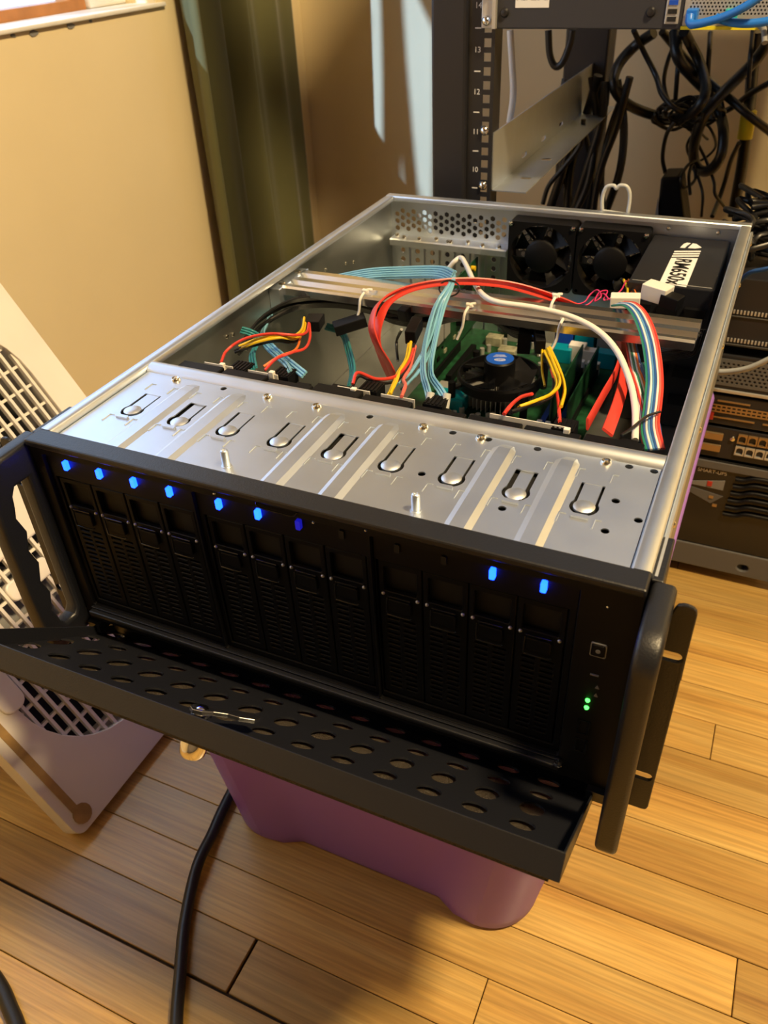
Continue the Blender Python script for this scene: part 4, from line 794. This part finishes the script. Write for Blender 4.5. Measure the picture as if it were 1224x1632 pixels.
def cooler():
    cx, cy, z0 = .2085, .4560, -.1600
    t = thing('processor_cooler', (cx, cy, z0), 'round black processor cooler with blue sticker on its hub', 'cooler')
    fins = MB()
    for k in range(48):
        q = 2*math.pi*k/48; e = Vector((math.cos(q), math.sin(q), 0)); f = Vector((-e.y, e.x, 0)); a = Vector((cx, cy, 0))
        p = [a + e*.014 + f*.0004, a + e*.042 + f*.0007 + f*.004, a + e*.042 - f*.0003 + f*.004, a + e*.014 - f*.0004]
        fins.add([x + Vector((0, 0, z0)) for x in p] + [x + Vector((0, 0, z0+.020)) for x in p], [(0, 3, 2, 1), (4, 5, 6, 7), (0, 1, 5, 4), (1, 2, 6, 5), (2, 3, 7, 6), (3, 0, 4, 7)])
    fo = fins.build('heat_sink', M['silver'], t)
    MB().cyl((cx, cy, z0), (cx, cy, z0+.020), .0145, n=24).build('core', M['tan'], t, smooth=40)
    MB().lathe([(.0435, 0), (.0470, 0), (.0475, .0100), (.0462, .0125), (.0440, .0125), (.0435, 0)], (cx, cy, z0+.017), (0, 0, 1), 48).build('fan_ring', M['blackp'], t, smooth=30)
    MB().lathe([(0, .026), (.0155, .026), (.0172, .0245), (.0175, 0), (0, 0)], (cx, cy, z0+.020), (0, 0, 1), 32).build('hub', M['blackp'], t, smooth=40)
    for k in range(7):
        q = 2*math.pi*k/7; vs = []
        for r, tw in ((.017, .30), (.030, .38), (.0425, .42)):
            for sg in (-1, 1): p = q + sg*tw; z = z0+.026 + sg*.0042; vs += [(cx+r*math.cos(p), cy+r*math.sin(p), z), (cx+r*math.cos(p), cy+r*math.sin(p), z+.0009)]
        fs = []
        for i in (0, 4): fs += [(i, i+2, i+6, i+4), (i+1, i+5, i+7, i+3), (i, i+4, i+5, i+1), (i+2, i+3, i+7, i+6)]
        fs += [(0, 1, 3, 2), (8, 10, 11, 9)]
        MB().add(vs, fs).build('blade', M['blackg'], t, smooth=60)
    for k in range(4):
        q = math.pi/4 + k*math.pi/2; e = Vector((math.cos(q), math.sin(q), 0)); c = Vector((cx, cy, 0))
        MB().tube([c+e*.0455+Vector((0, 0, z0+.024)), c+e*.058+Vector((0, 0, z0+.022))], .0028, 6).build('bracket_arm', M['blackp'], t)
        MB().cyl(c+e*.058+Vector((0, 0, -.163)), c+e*.058+Vector((0, 0, z0+.030)), .0042, n=12).build('push_pin', M['blackp'], t, smooth=40)
    s = z0+.0462
    MB().cyl((cx, cy, s-.0003), (cx, cy, s), .0152, n=32).build('sticker', M['sticker'], t, label='round blue sticker')
    ring = circ(0, 0, .0062, 24, 0, .5); inn = circ(0, 0, .0054, 24, 0, .46)
    vd = Vector((cx-.4464, cy+.3351, 0)).normalized(); rr = Vector((vd.y, -vd.x, 0))
    MB().plate(ring, [inn], .0002, lambda u, v, w: Vector((cx, cy, s)) + rr*u + vd*(v-.004) + Vector((0, 0, w))).build('logo_ring', M['inkw'], t)
    tm = Matrix(((rr.x, vd.x, 0, cx-vd.x*.004), (rr.y, vd.y, 0, cy-vd.y*.004), (0, 0, 1, s+.0001), (0, 0, 0, 1)))
    text_mesh('intel', .0052, 'lettering', M['inkw'], t, tm, .0001)
    for j in range(3):
        p = Vector((cx, cy, s)) + vd*(.0035+.0022*j); w = .0075-.0012*j
        MB().add([p-rr*w, p+rr*w, p+rr*w+vd*.0005, p-rr*w+vd*.0005, p-rr*w+Vector((0, 0, .0002)), p+rr*w+Vector((0, 0, .0002)), p+rr*w+vd*.0005+Vector((0, 0, .0002)), p-rr*w+vd*.0005+Vector((0, 0, .0002))], [(0, 3, 2, 1), (4, 5, 6, 7), (0, 1, 5, 4), (1, 2, 6, 5), (2, 3, 7, 6), (3, 0, 4, 7)]).build('print_line', M['inkw'], t)
cooler()
# ------------------------------------------------------------------ cables inside the server
def wire(mb, path, r, off=(0, 0), side=None, n=6):
    return mb.sweep(path, [(off[0]+r*math.cos(2*math.pi*i/n), off[1]+r*math.sin(2*math.pi*i/n)) for i in range(n)], side)
def flat(path, w, h): return [(-w, -h), (w, -h), (w, h), (-w, h)]
def sides(path, keys):
    out = []; n = len(path)-1
    for i in range(len(path)):
        s = i/n*(len(keys)-1); k = min(int(s), len(keys)-2); f = s-k; out.append(Vector(keys[k]).lerp(Vector(keys[k+1]), f))
    return out
def ribbon_cable(key, label, w=.0045, h=.0010):
    p = spline(TAB[key], 8); 
    o = MB().sweep(p, [(-w, -h*.6), (-w*.8, -h), (w*.8, -h), (w, -h*.6), (w, h*.6), (w*.8, h), (-w*.8, h), (-w, h*.6)], None, start=(1, -.35, 0)).build('flat_data_cable', M['red'], None, smooth=60)
    return tag(o, label, 'cable', 'flat red data cables')
ribbon_cable('red_a', 'outer flat red cable arching over the beam, ending left of its twin at the bays')
ribbon_cable('red_b', 'inner flat red cable arching over the beam, ending right of its twin at the bays')
tag(MB().tube(spline(TAB['white'], 8), .0026, 10).build('round_cable', M['white'], None, smooth=60), 'thick round white cable laid along the beam and bent down to the front bays', 'cable')

def bundle(name, label, cat, wires, group=None):
    """wires: list of (table key, material, radius, offsets)"""
    p0 = TAB[wires[0][0]][0]; t = thing(name, p0, label, cat, group)
    for key, m, r, offs in wires:
        p = spline(TAB[key], 8)
        for o in offs: wire(MB(), p, r, o).build('wire', M[m], t, smooth=60)
    return t
def row(n, d, b=0): return [((i-(n-1)/2)*d, b) for i in range(n)]
t = bundle('data_cable_bundle', 'light blue data cable bundle crossing the beam and fanning out to the middle bays', 'cable', [
    ('sas_in', 'blue_sas', .0011, row(6, .0023) + row(5, .0023, .0020)), ('sas_c1', 'blue_sas', .0011, row(3, .0022)), ('sas_c2', 'blue_sas', .0011, row(3, .0022)),
    ('sas_c3', 'blue_sas', .0011, row(3, .0022)), ('sas_c4', 'blue_sas', .0011, row(3, .0022))])
for k in ('sas_c3', 'sas_c4'):
    e = Vector(TAB[k][-1]); MB().cyl(e+Vector((0, .003, .003)), e+Vector((.001, -.004, -.006)), .0032, n=10).build('heat_shrink', M['greyc'], t, smooth=50)
e = Vector(TAB['sas_c1'][1]); MB().tube([e + Vector((.010*math.cos(q), .004*math.sin(q), .006*math.sin(q)-.001)) for q in [i*math.pi/8 for i in range(18)]], .0008, 6).build('tie_wrap', M['cable'], t)
for dx in (.004, .008, .012): MB().tube([e+Vector((.006, 0, -.001)), e+Vector((.006+dx, -.006, .002))], .0006, 5).build('tie_wrap', M['cable'], t)
bundle('data_cable_bundle', 'teal and light blue thin data cables against the left inner wall of the server', 'cable', [
    ('sas_l3', 'blue_sas', .0012, row(3, .0024)), ('sas_l4', 'blue_sas', .0012, row(2, .0024)), ('sas_l5', 'teal', .0012, row(3, .0024)), ('sas_l1', 'teal', .0012, row(3, .0025))])
bundle('data_cable_bundle', 'dark teal pair of data cables dropping from the black connector at left', 'cable', [('sas_l2', 'teal', .0014, row(3, .0027))])
for k in range(4):
    pass
# power leads: black plugs with red, yellow and black wires
def plug(t, c, d, ln, w, h, m='blackp', name='plug'):
    c = Vector(c); d = Vector(d).normalized(); s = d.cross(Vector((0, 0, 1))).normalized(); u = s.cross(d)
    R = Matrix((s, d, u)).transposed().to_4x4(); R.translation = c
    return MB().box(-w, w, -ln, ln, -h, h, 0, R).build(name, M[m], t, bevel=.0008)
t = bundle('power_lead', 'red and yellow power wires curving to the leftmost bays from a black plug', 'cable', [
    ('pl_red1', 'red', .0013, [(0, 0)]), ('pl_yel1', 'yellow', .0013, [(0, 0), (.0027, 0)]), ('pl_red2', 'red', .0013, [(0, 0)]), ('pl_blk1', 'cable', .0012, [(0, 0), (.0025, 0)]), ('pl_yel2', 'orange', .0012, [(0, 0)])])
plug(t, (.070, .298, -.026), (-.3, 1, -.1), .013, .008, .005)
plug(t, (.096, .322, -.034), (1, .7, .25), .016, .008, .005)
t = bundle('power_lead', 'red and yellow power wires dropping to the middle bays beside the light blue bundle', 'cable', [
    ('pc_yel1', 'yellow', .0014, [(0, 0), (.0028, 0)]), ('pc_red1', 'red', .0014, [(0, 0)]), ('pc_red2', 'salmon', .0015, [(0, 0)]), ('pc_blk', 'cable', .0015, [(0, 0)]), ('pc_blk2', 'cable', .0012, [(0, 0)])])
plug(t, (.173, .300, -.020), (-.15, 1, .1), .014, .005, .0065)
plug(t, (.150, .337, -.020), (.2, 1, .2), .008, .005, .006)
t = bundle('power_lead', 'yellow and red power wires hanging from a black plug beside the processor cooler', 'cable', [
    ('pr_yel1', 'yellow', .0014, [(0, 0), (.0028, 0)]), ('pr_yel2', 'yellow', .0015, [(0, 0)]), ('pr_yel3', 'yellow', .0012, [(0, 0)]), ('pr_red1', 'red', .0015, [(0, 0)]), ('pr_red2', 'red', .0015, [(0, 0)]), ('pr_blk', 'cable', .0013, [(0, 0), (.0026, 0)])])
plug(t, (.279, .342, -.030), (-.35, 1, .12), .016, .0045, .0070)
plug(t, (.262, .355, -.040), (-.2, 1, .0), .010, .006, .010)
bundle('power_harness', 'black flat power cables running under the aluminium beam', 'cable', [
    ('blk_a', 'cable', .0016, row(5, .0031)), ('blk_b', 'cable', .0016, row(4, .0031)), ('blk_c', 'cable', .0016, row(4, .0031))])
# many-coloured ribbon at the right
cols = ['red', 'rwhite', 'green', 'navy', 'rwhite', 'salmon', 'rblue', 'maroon']
def rainbow(key, label, order, r=.00095):
    t = thing('ribbon_cable', TAB[key][0], label, 'cable', 'striped ribbon cables'); p = spline(TAB[key], 8)
    s = sides(p, [(.5, .9, 0), (.8, .5, 0), (1, .2, .1), (1, .1, 0), (.8, -.2, .3), (1, .1, .1)])
    for i, c in enumerate(order): wire(MB(), p, r, ((i-(len(order)-1)/2)*.0017, 0), s).build('wire', M[c], t, smooth=60)
rainbow('rb', 'striped ribbon cable running over the beam down to the right corner of the bays', ['green', 'navy', 'rwhite', 'rblue', 'navy', 'rwhite', 'salmon', 'red'])
rainbow('rb2', 'striped ribbon cable under the beam with red edge wire', ['red', 'rwhite', 'green', 'rwhite', 'orange', 'navy'])
rainbow('rb3', 'short striped ribbon cable looping beside the round white cable', ['salmon', 'rwhite', 'rblue', 'green', 'red'])
tag(MB().tube(spline(TAB['blkthin'], 6), .0011, 6).build('tie_wrap', M['cable'], None, smooth=60), 'thin black tie around the striped ribbon cables', 'cable tie')
bundle('fan_lead', 'thin pink twisted fan wires curled beside the power supply', 'cable', [('pink1', 'pink', .0007, [(0, 0)]), ('pink2', 'pink', .0007, [(0, 0)])])
t = bundle('power_lead', 'yellow, orange and black wires with white plugs in front of the power supply', 'cable', [
    ('psy1', 'yellow', .0013, [(0, 0)]), ('psy2', 'yellow', .0013, [(0, 0), (.0026, 0)]), ('pso1', 'orange', .0013, [(0, 0), (.0026, 0)]), ('psb1', 'cable', .0012, [(0, 0)]), ('psb2', 'cable', .0012, [(0, 0)])])
plug(t, (.3640, .4400, -.0130), (1, -.35, -.05), .0125, .0085, .0075, 'white'); plug(t, (.3790, .4330, -.0170), (1, -.35, -.1), .009, .0075, .006, 'blackp')
plug(t, (.3390, .4180, -.0160), (1, .15, .05), .0135, .0070, .0055, 'white')
bundle('power_harness', 'black striped power cables bunched against the right inner wall', 'cable', [('psl1', 'cable', .0014, row(6, .0028)), ('psl2', 'cable', .0014, row(5, .0028))])
for i, (c, d, lab) in enumerate((((.104, .344, -.010), 1, 'white cable tie hanging from the left half of the beam'), ((.211, .343, -.010), 0, 'white cable tie on the middle of the beam'), ((.282, .380, -.006), 0, 'white cable tie where the red cables cross the beam'), ((.300, .340, -.008), 1, 'white cable tie over the round white cable'))):
    c = Vector(c); t = thing('cable_tie', c, lab, 'cable tie', 'white cable ties on the beam')
    MB().tube(spline([c+Vector((.004, .006, .002)), c+Vector((.001, 0, .003)), c+Vector((-.001, -.010, -.002)), c+Vector((-.002, -.013, -.014)), c+Vector((-.006, -.016, -.026))], 5), .0013, 6).build('strap', M['white'], t, smooth=60)
    MB().tube([c+Vector((-.004, .004, .002)), c+Vector((.004, -.003, .003))], .0012, 6).build('strap', M['white'], t); MB().box(c.x-.0025, c.x+.0025, c.y-.004, c.y+.001, c.z+.001, c.z+.0045).build('tie_head', M['white'], t, bevel=.0006)
    if d: MB().tube([c+Vector((-.006, -.016, -.026)), c+Vector((-.015, -.017, -.030))], .0014, 6).build('strap', M['white'], t)

# ------------------------------------------------------------------ cables on the floor
tag(MB().tube(spline(TAB['floor1'], 10), .0062, 12).build('floor_cable', M['cable'], None, smooth=60), 'thick black power cord on the planks in front of the tub', 'cable')
tag(MB().tube(spline(TAB['floor2'], 10), .0075, 12).build('floor_cable', M['cable'], None, smooth=60), 'black cord end cut off by the bottom left corner of the picture', 'cable')
# ------------------------------------------------------------------ rack behind the server
def rack():
    t = thing('server_rack', (.34, 1.0, FZ), 'black open frame equipment rack standing behind the server', 'rack')
    ZB, ZTP = FZ+.015, 1.30
    def rail(x0, x1, y, xh):
        hs = []; z = -.52+.012
        while z < 1.2: hs.append([(xh-.0046, z-.0046), (xh+.0046, z-.0046), (xh+.0046, z+.0046), (xh-.0046, z+.0046)]); z += .01482
        return MB().plate([(x0, ZB), (x1, ZB), (x1, ZTP), (x0, ZTP)], hs, .002, XZ(y))
    MB().box(.0352, .0800, .690, .7500, ZB, ZTP).build('post', M['rackb'], t, bevel=.004)
    MB().box(.0800, .0840, .698, .7400, ZB, ZTP).build('post_web', M['rackb'], t)
    rail(.0800, .1125, .6975, .1035).build('mounting_rail', M['rackb'], t)
    MB().box(.1105, .1125, .6995, .7250, ZB, ZTP).build('rail_flange', M['rackb'], t)
    MB().box(.6000, .6448, .690, .7500, ZB, ZTP).build('post', M['rackb'], t, bevel=.004)
    rail(.5675, .6000, .6975, .5765).build('mounting_rail', M['rackb'], t)
    for x0 in (.062, .56): MB().box(x0, x0+.075, 1.24, 1.30, ZB, ZTP).build('post', M['rackb'], t, bevel=.004)
    for x0 in (.040, .60):
        MB().box(x0, x0+.03, .75, 1.24, FZ, FZ+.05).build('base_bar', M['rackb'], t, bevel=.003); MB().box(x0, x0+.03, .75, 1.24, 1.24, 1.30).build('top_bar', M['rackb'], t, bevel=.003)
    MB().plate([(.0352, -.5215), (.6448, -.5215), (.6448, -.4815), (.0352, -.4815)], [circ(.5195, -.5060, .0075, 18, 0, .85)], .02, XZ(.688)).build('base_bar', M['grey'], t, bevel=.002)
    for x in (.05, .63): MB().box(x-.02, x+.02, .70, 1.28, FZ, FZ+.018).build('foot', M['rackb'], t)
    MB().box(.113, .567, .700, 1.0, .700, .715).build('shade_shelf', M['rackb'], t); MB().box(.400, .560, .695, .93, .7155, 1.06).build('shade_case', M['rackb'], t, bevel=.004)  # shelf and case added out of view, only to shade the back wall
    # printed unit marks and numbers on the front rail, screws
    for i in range(9):
        z = .1738+.04445*(3-i); MB().box(.0880, .0955, .6970, .6975, z-.0006, z+.0006).build('unit_mark', M['inkw'], t)
        m = Matrix(((1, 0, 0, .0915), (0, 0, -1, .6972), (0, 1, 0, z-.0222), (0, 0, 0, 1)))
        text_mesh(str(16-i), .0085, 'unit_number', M['inkw'], t, m, .0001)
    for z in (.1815, .0645, -.0005): MB().lathe([(0, .0045), (.0028, .0038), (.0050, .0015), (.0058, 0)], (.1025, .6973, z), (0, -1, 0), 16).build('rack_screw', M['chrome'], t, smooth=40)
    # steel support rails running front to back
    for x0, s in ((.1128, 1), (.5672, -1)):
        MB().plate([(.7000, -.0070), (1.2500, -.0070), (1.2500, .0620), (.7000, .0620)], [rrect(y, y+.022, .002, .008, .003, 4) for y in (.83, .93, 1.03)], .0016, YZ(x0, s)).build('support_rail', M['steel'], t)
        a, b = sorted((x0, x0+s*.046)); MB().plate([(a, .7000), (b, .7000), (b, 1.2500), (a, 1.2500)], [rrect(min(x0+s*.02, x0+s*.034), max(x0+s*.02, x0+s*.034), y, y+.012, .003, 3) for y in (.76, .86)], .0014, XY(-.0056)).build('support_shelf', M['steel'], t)
    return t
rack()

def rack_unit(name, label, cat, z0, z1, depth=.42, body='rackb', y=.689):
    t = thing(name, (.34, y+depth/2, z0), label, cat)
    MB().box(.1160, .5640, y, y+depth, z0, z1).build('case', M[body], t, bevel=.0015); return t
# top appliance; case raised and deepened out of view to shade the back wall
t = rack_unit('rack_appliance', 'black rack appliance at the top of the picture with white label and blue cables', 'network device', .1738, .4200, .52, 'slate')
MB().box(.0985, .1120, .6880, .6970, .1745, .2170).build('ear_bracket', M['silver'], t, bevel=.001)
MB().box(.1125, .1165, .6830, .6900, .1745, .2170).build('ear_fold', M['silver'], t)
for z in (.1820, .2080): MB().lathe([(0, .005), (.003, .0042), (.0050, .0015), (.0056, 0)], (.1045, .6880, z), (0, -1, 0), 16).build('rack_screw', M['chrome'], t, smooth=40)
MB().box(.1375, .1755, .6884, .6890, .1943, .2090).build('sticker', M['label'], t)
text_mesh('ASA20-2', .0098, 'lettering', M['ink'], t, Matrix(((1, 0, 0, .1565), (0, 0, -1, .6883), (0, 1, 0, .2045), (0, 0, 0, 1))), .0001)
for x in (.1252, .2852): MB().lathe([(0, .0035), (.0035, .0030), (.0050, .0008), (.0052, 0)], (x, .689, .1897), (0, -1, 0), 16).build('thumb_screw', M['rackb'], t, smooth=40)
MB().box(.3005, .3145, .6870, .6890, .1790, .2120).build('port_module', M['silver'], t, bevel=.0006)
for z, m in ((.1835, 'dark'), (.1905, 'dark'), (.1985, 'blueconn'), (.2060, 'dark')): MB().box(.3030, .3120, .6862, .6871, z-.0022, z+.0022).build('port', M[m], t)
hs = [circ(.325+.0035*i+(.00175 if j % 2 else 0), .188+.0032*j, .0011, 6) for i in range(26) for j in range(8)]
MB().plate([(.3190, .1775), (.4180, .1775), (.4180, .2160), (.3190, .2160)], hs, .0010, XZ(.6878)).build('vent_grille', M['silver'], t)
MB().box(.3180, .4000, .6850, .6890, .1742, .1772).build('yellow_strip', M['yellowp'], t)
MB().box(.3600, .3720, .6780, .6880, .1815, .1930).build('plug', M['tealp'], t, bevel=.001)
MB().box(.3230, .3340, .6720, .6880, .1815, .1935).build('plug', M['blue_eth'], t, bevel=.001)
for k in range(3): MB().tube(spline([(.395+.008*k, .686, .178), (.400+.008*k, .672, .176), (.404+.008*k, .66, .166)], 5), .0030, 8).build('braided_plug', M['rubber'], t, smooth=60)

# units lower in the rack, seen past the right edge of the server
t = rack_unit('rack_unit', 'black ribbed rack unit right behind the server at its top corner', 'rack device', -.168, -.081, .19)
for z in (-.1225, -.1590):
    for k in range(60): MB().box(.306+.0040*k, .308+.0040*k, .6868, .6890, z-.0022, z+.0022).build('vent_tick', M['silver'], t)
    MB().box(.30, .555, .6872, .6890, z-.0060, z-.0050).build('trim_line', M['grey'], t)
t = rack_unit('rack_unit', 'dark perforated rack unit with silver lower edge', 'rack device', -.2315, -.1800)
hs = [circ(.302+.0058*i+(.0029 if j % 2 else 0), -.216+.0050*j, .0019, 6) for i in range(43) for j in range(6)]
MB().plate([(.298, -.2215), (.558, -.2215), (.558, -.1850), (.298, -.1850)], hs, .0012, XZ(.6872)).build('vent_grille', M['grey'], t)
MB().box(.118, .562, .6860, .6890, -.2312, -.2268).build('silver_edge', M['silver'], t, bevel=.0008)
t = rack_unit('rack_server', 'thin dark rack server with a small red square on its face', 'server', -.2790, -.2360)
MB().box(.4220, .4345, .6868, .6890, -.2735, -.2620).build('red_button', M['redp'], t, bevel=.001)
for k in range(4): MB().box(.30+.065*k, .355+.065*k, .6872, .6890, -.2690, -.2672).build('bay_line', M['tan'], t); MB().box(.305+.065*k, .345+.065*k, .6872, .6890, -.2450, -.2432).build('bay_line', M['tan'], t)
hs = [[(.300+.0062*i, -.2590+.005*j), (.3042+.0062*i, -.2590+.005*j), (.3042+.0062*i, -.2565+.005*j), (.300+.0062*i, -.2565+.005*j)] for i in range(40) for j in range(2)]
MB().plate([(.297, -.2610), (.555, -.2610), (.555, -.2495), (.297, -.2495)], hs, .0008, XZ(.6874)).build('vent_grille', M['tan'], t)
t = rack_unit('rack_switch', 'dark network switch with brass tinted modules and a double row of ports', 'network device', -.3300, -.2835)
for z in (-.2960, -.3140): MB().box(.4150, .4520, .6850, .6890, z-.0055, z+.0050).build('module', M['tan'], t, bevel=.001)
MB().lathe([(0, .003), (.0030, .0024), (.0036, 0)], (.4640, .689, -.2970), (0, -1, 0), 12).build('rack_screw', M['screw'], t, smooth=40)
for j, z in enumerate((-.2945, -.3125)):
    for k in range(7): x = .476+.0125*k; MB().plate([(x-.0058, z-.0068), (x+.0058, z-.0068), (x+.0058, z+.0068), (x-.0058, z+.0068)], [[(x-.0042, z-.0050), (x+.0042, z-.0050), (x+.0042, z+.0020), (x+.002, z+.0044), (x-.002, z+.0044), (x-.0042, z+.0020)]], .0030, XZ(.6858)).build('port', M['tan'] if j == 0 else M['silver'], t)
t = rack_unit('power_backup', 'large black backup power unit with wavy vents low in the rack', 'power unit', -.4800, -.3345, .5, 'blackg')
MB().box(.118, .562, .6865, .6890, -.3480, -.3360).build('top_strip', M['grey'], t, bevel=.001)
for j, z in enumerate((-.3540, -.3660, -.3780, -.3900, -.4020, -.4140)):
    MB().tube(spline([(.480-.001*j, .6875, z-.004), (.492, .6872, z-.003), (.505, .6868, z+.0025), (.530, .6868, z+.003), (.560, .6868, z+.003)], 5), .0032, 8).build('vent_rib', M['blackp'], t, smooth=60)
text_mesh('SMART-UPS', .0075, 'lettering', M['silver'], t, Matrix(((1, 0, 0, .4490), (0, 0, -1, .6886), (0, 1, 0, -.3535), (0, 0, 0, 1))), .0001)
MB().prism([(.425, -.3740), (.4680, -.3640), (.4680, -.3800), (.425, -.3790)], .6880, .6890, lambda u, v, w: (u, w, v)).build('control_panel', M['rubber'], t)
MB().box(.4460, .4525, .6872, .6890, -.3765, -.3690).build('red_button', M['redp'], t)
MB().prism([(.425, -.3830), (.4700, -.3900), (.4560, -.4050), (.425, -.3920)], .6880, .6890, lambda u, v, w: (u, w, v)).build('control_panel', M['grey'], t)
for x, z in ((.455, -.3940), (.462, -.4070)): MB().box(x-.003, x+.003, .6870, .6890, z-.002, z+.002).build('button', M['tan'], t)

# ------------------------------------------------------------------ cables hanging in the rack
def rcable(key, r, label, m='cable', name='rack_cable', n=8):
    return tag(MB().tube(spline(TAB[key], 8), r, n).build(name, M[m], None, smooth=60), label, 'cable', 'cables hanging behind the rack' if key.startswith('rk') else None)
rcable('rk_big', .0085, 'thick black cable hanging in one wide loop below the top appliance')
rcable('rk_loop', .0090, 'thick black cable hanging down in the narrow lower loop')
rcable('rk_diag', .0065, 'straight black cable slanting down to the right across the loops')
rcable('rk_diag2', .0050, 'black cable sagging from the right edge into the cable knot')
rcable('rk_thin1', .0045, 'thin black cable curving down inside the wide loop')
rcable('rk_thin2', .0035, 'thin black cable bending left beside the cable knot')
rcable('rk_thin3', .0038, 'straight thin black cable left of the cable knot')
rcable('rk_thin4', .0040, 'short straight black cable hanging between the two big loops')
rcable('rk_post', .0095, 'heavy black vertical cable with the yellow sleeve')
rcable('rk_v2', .0035, 'thin black cable hanging just left of the sleeved cable')
rcable('rk_v3', .0040, 'thin black cable splitting off below the yellow sleeve')
rcable('rk_s1', .0035, 'thin black lead running down into the black power brick')
rcable('rk_s2', .0028, 'thin wavy black wire dropping right of the power brick')
rcable('rk_s3', .0022, 'thin black wire coiled in the knot under the loops')
rcable('rk_s4', .0028, 'small tangled black coil above the power brick')
rcable('rk_s5', .0026, 'thin black wire hanging down beside the small coil')
rcable('rk_white', .0052, 'straight white cable hanging behind the rack post', 'white')
rcable('rk_u', .0055, 'short black cable hanging in a U below the appliance')
rcable('rk_curve', .0040, 'thin black cable curving down behind the support rail')
e = Vector(TAB['rk_post'][3]); MB()
tag(MB().cyl(e+Vector((-.001, 0, .022)), e+Vector((.001, 0, -.020)), .0125, n=14).build('cable_sleeve', M['yellowp'], None, smooth=50), 'bright yellow sleeve around the heavy vertical cable', 'sleeve')
kb = MB(); rng = random.Random(21)
kt = thing('cable_knot', (.285, 1.21, -.03), 'knot of black cables gathered below the wide loop', 'cable')
for i in range(9):
    c = Vector((.275+rng.uniform(-.02, .03), 1.21+rng.uniform(-.02, .02), -.012+rng.uniform(-.02, .015))); r = rng.uniform(.018, .034); q0 = rng.uniform(0, 6)
    p = [c + Vector((r*math.cos(q0+q)*1.2, .014*math.sin(2*q+q0), r*.6*math.sin(q0+q)*(1+.3*math.sin(3*q)))) for q in [k*.45 for k in range(13)]]
    MB().tube(spline(p, 4), rng.uniform(.0022, .0042), 6).build('strand', M['cable'], kt, smooth=60)
# power brick hanging from its lead
pb = thing('power_brick', (.285, 1.20, -.19), 'black angular power brick hanging below the cable knot', 'power brick')
vs = [(.262, 1.17, -.098), (.292, 1.17, -.095), (.325, 1.17, -.205), (.268, 1.17, -.215)]; MB().add(vs + [(a, 1.235, c) for a, b, c in vs], [(0, 1, 2, 3), (4, 7, 6, 5), (0, 4, 5, 1), (1, 5, 6, 2), (2, 6, 7, 3), (3, 7, 4, 0)]).build('body', M['blackp'], pb, bevel=.004)
MB().prism([(.263, -.130), (.268, -.160), (.272, -.205), (.262, -.195)], 1.166, 1.17, lambda u, v, w: (u, w, v)).build('label', M['rubber'], pb)
# grey wire hook on top of the server's rear edge
hk = MB().tube(spline([(.268, .640, -.006), (.266, .640, .012), (.269, .640, .024), (.277, .640, .0265), (.2805, .640, .0235), (.284, .640, .0270), (.292, .640, .0260), (.2965, .640, .016), (.2965, .640, -.006)], 5), .0021, 8)
hk.tube([(.266, .640, -.002), (.298, .640, -.004)], .0017, 8)
tag(hk.build('wire_hook', M['greyc'], None, smooth=60), 'grey double bent wire hook standing at the rear edge of the server', 'hook')
bc = MB()
ct = thing('cable_cluster', (.10, 1.18, -.3), 'dense dark cable cluster along the rear rack post', 'cable')
for i in range(9):
    x = .085+rng.uniform(0, .10); y = 1.14+rng.uniform(0, .07); p = [(x+.02*math.sin(k*1.1+i), y+.012*math.cos(k+i*2), .06-rng.uniform(0, .02)-.075*k) for k in range(8)]
    MB().tube(spline(p, 5), rng.uniform(.004, .008), 8).build('strand', M['cable'], ct, smooth=60)
# cables lying on the ribbed unit and patch cables
for i, (c, m, lab) in enumerate((((.46, .74, -.060), 'cable', 'black cable heap on top of the ribbed rack unit'), ((.475, .80, -.045), 'cable', 'second black cable coil behind the heap on the ribbed rack unit'))):
    t = thing('cable_heap', c, lab, 'cable')
    for k in range(6):
        p = [Vector(c) + Vector((rng.uniform(-.075, .05), rng.uniform(-.03, .06), rng.uniform(-.014, .030))) for _ in range(6)]; MB().tube(spline(p, 6), .0036, 6).build('strand', M[m], t, smooth=60)
rcable('blueeth1', .0042, 'blue patch cable rising from the appliance towards the right', 'blue_eth', 'patch_cable')
rcable('blueeth2', .0040, 'blue patch cable sagging level along the appliance front', 'blue_eth', 'patch_cable')
rcable('blueeth3', .0028, 'dark blue thin cable beside the rear right corner of the server', 'navy', 'patch_cable')
rcable('grayeth', .0036, 'light grey patch cable in front of the perforated rack unit', 'greyc', 'patch_cable')
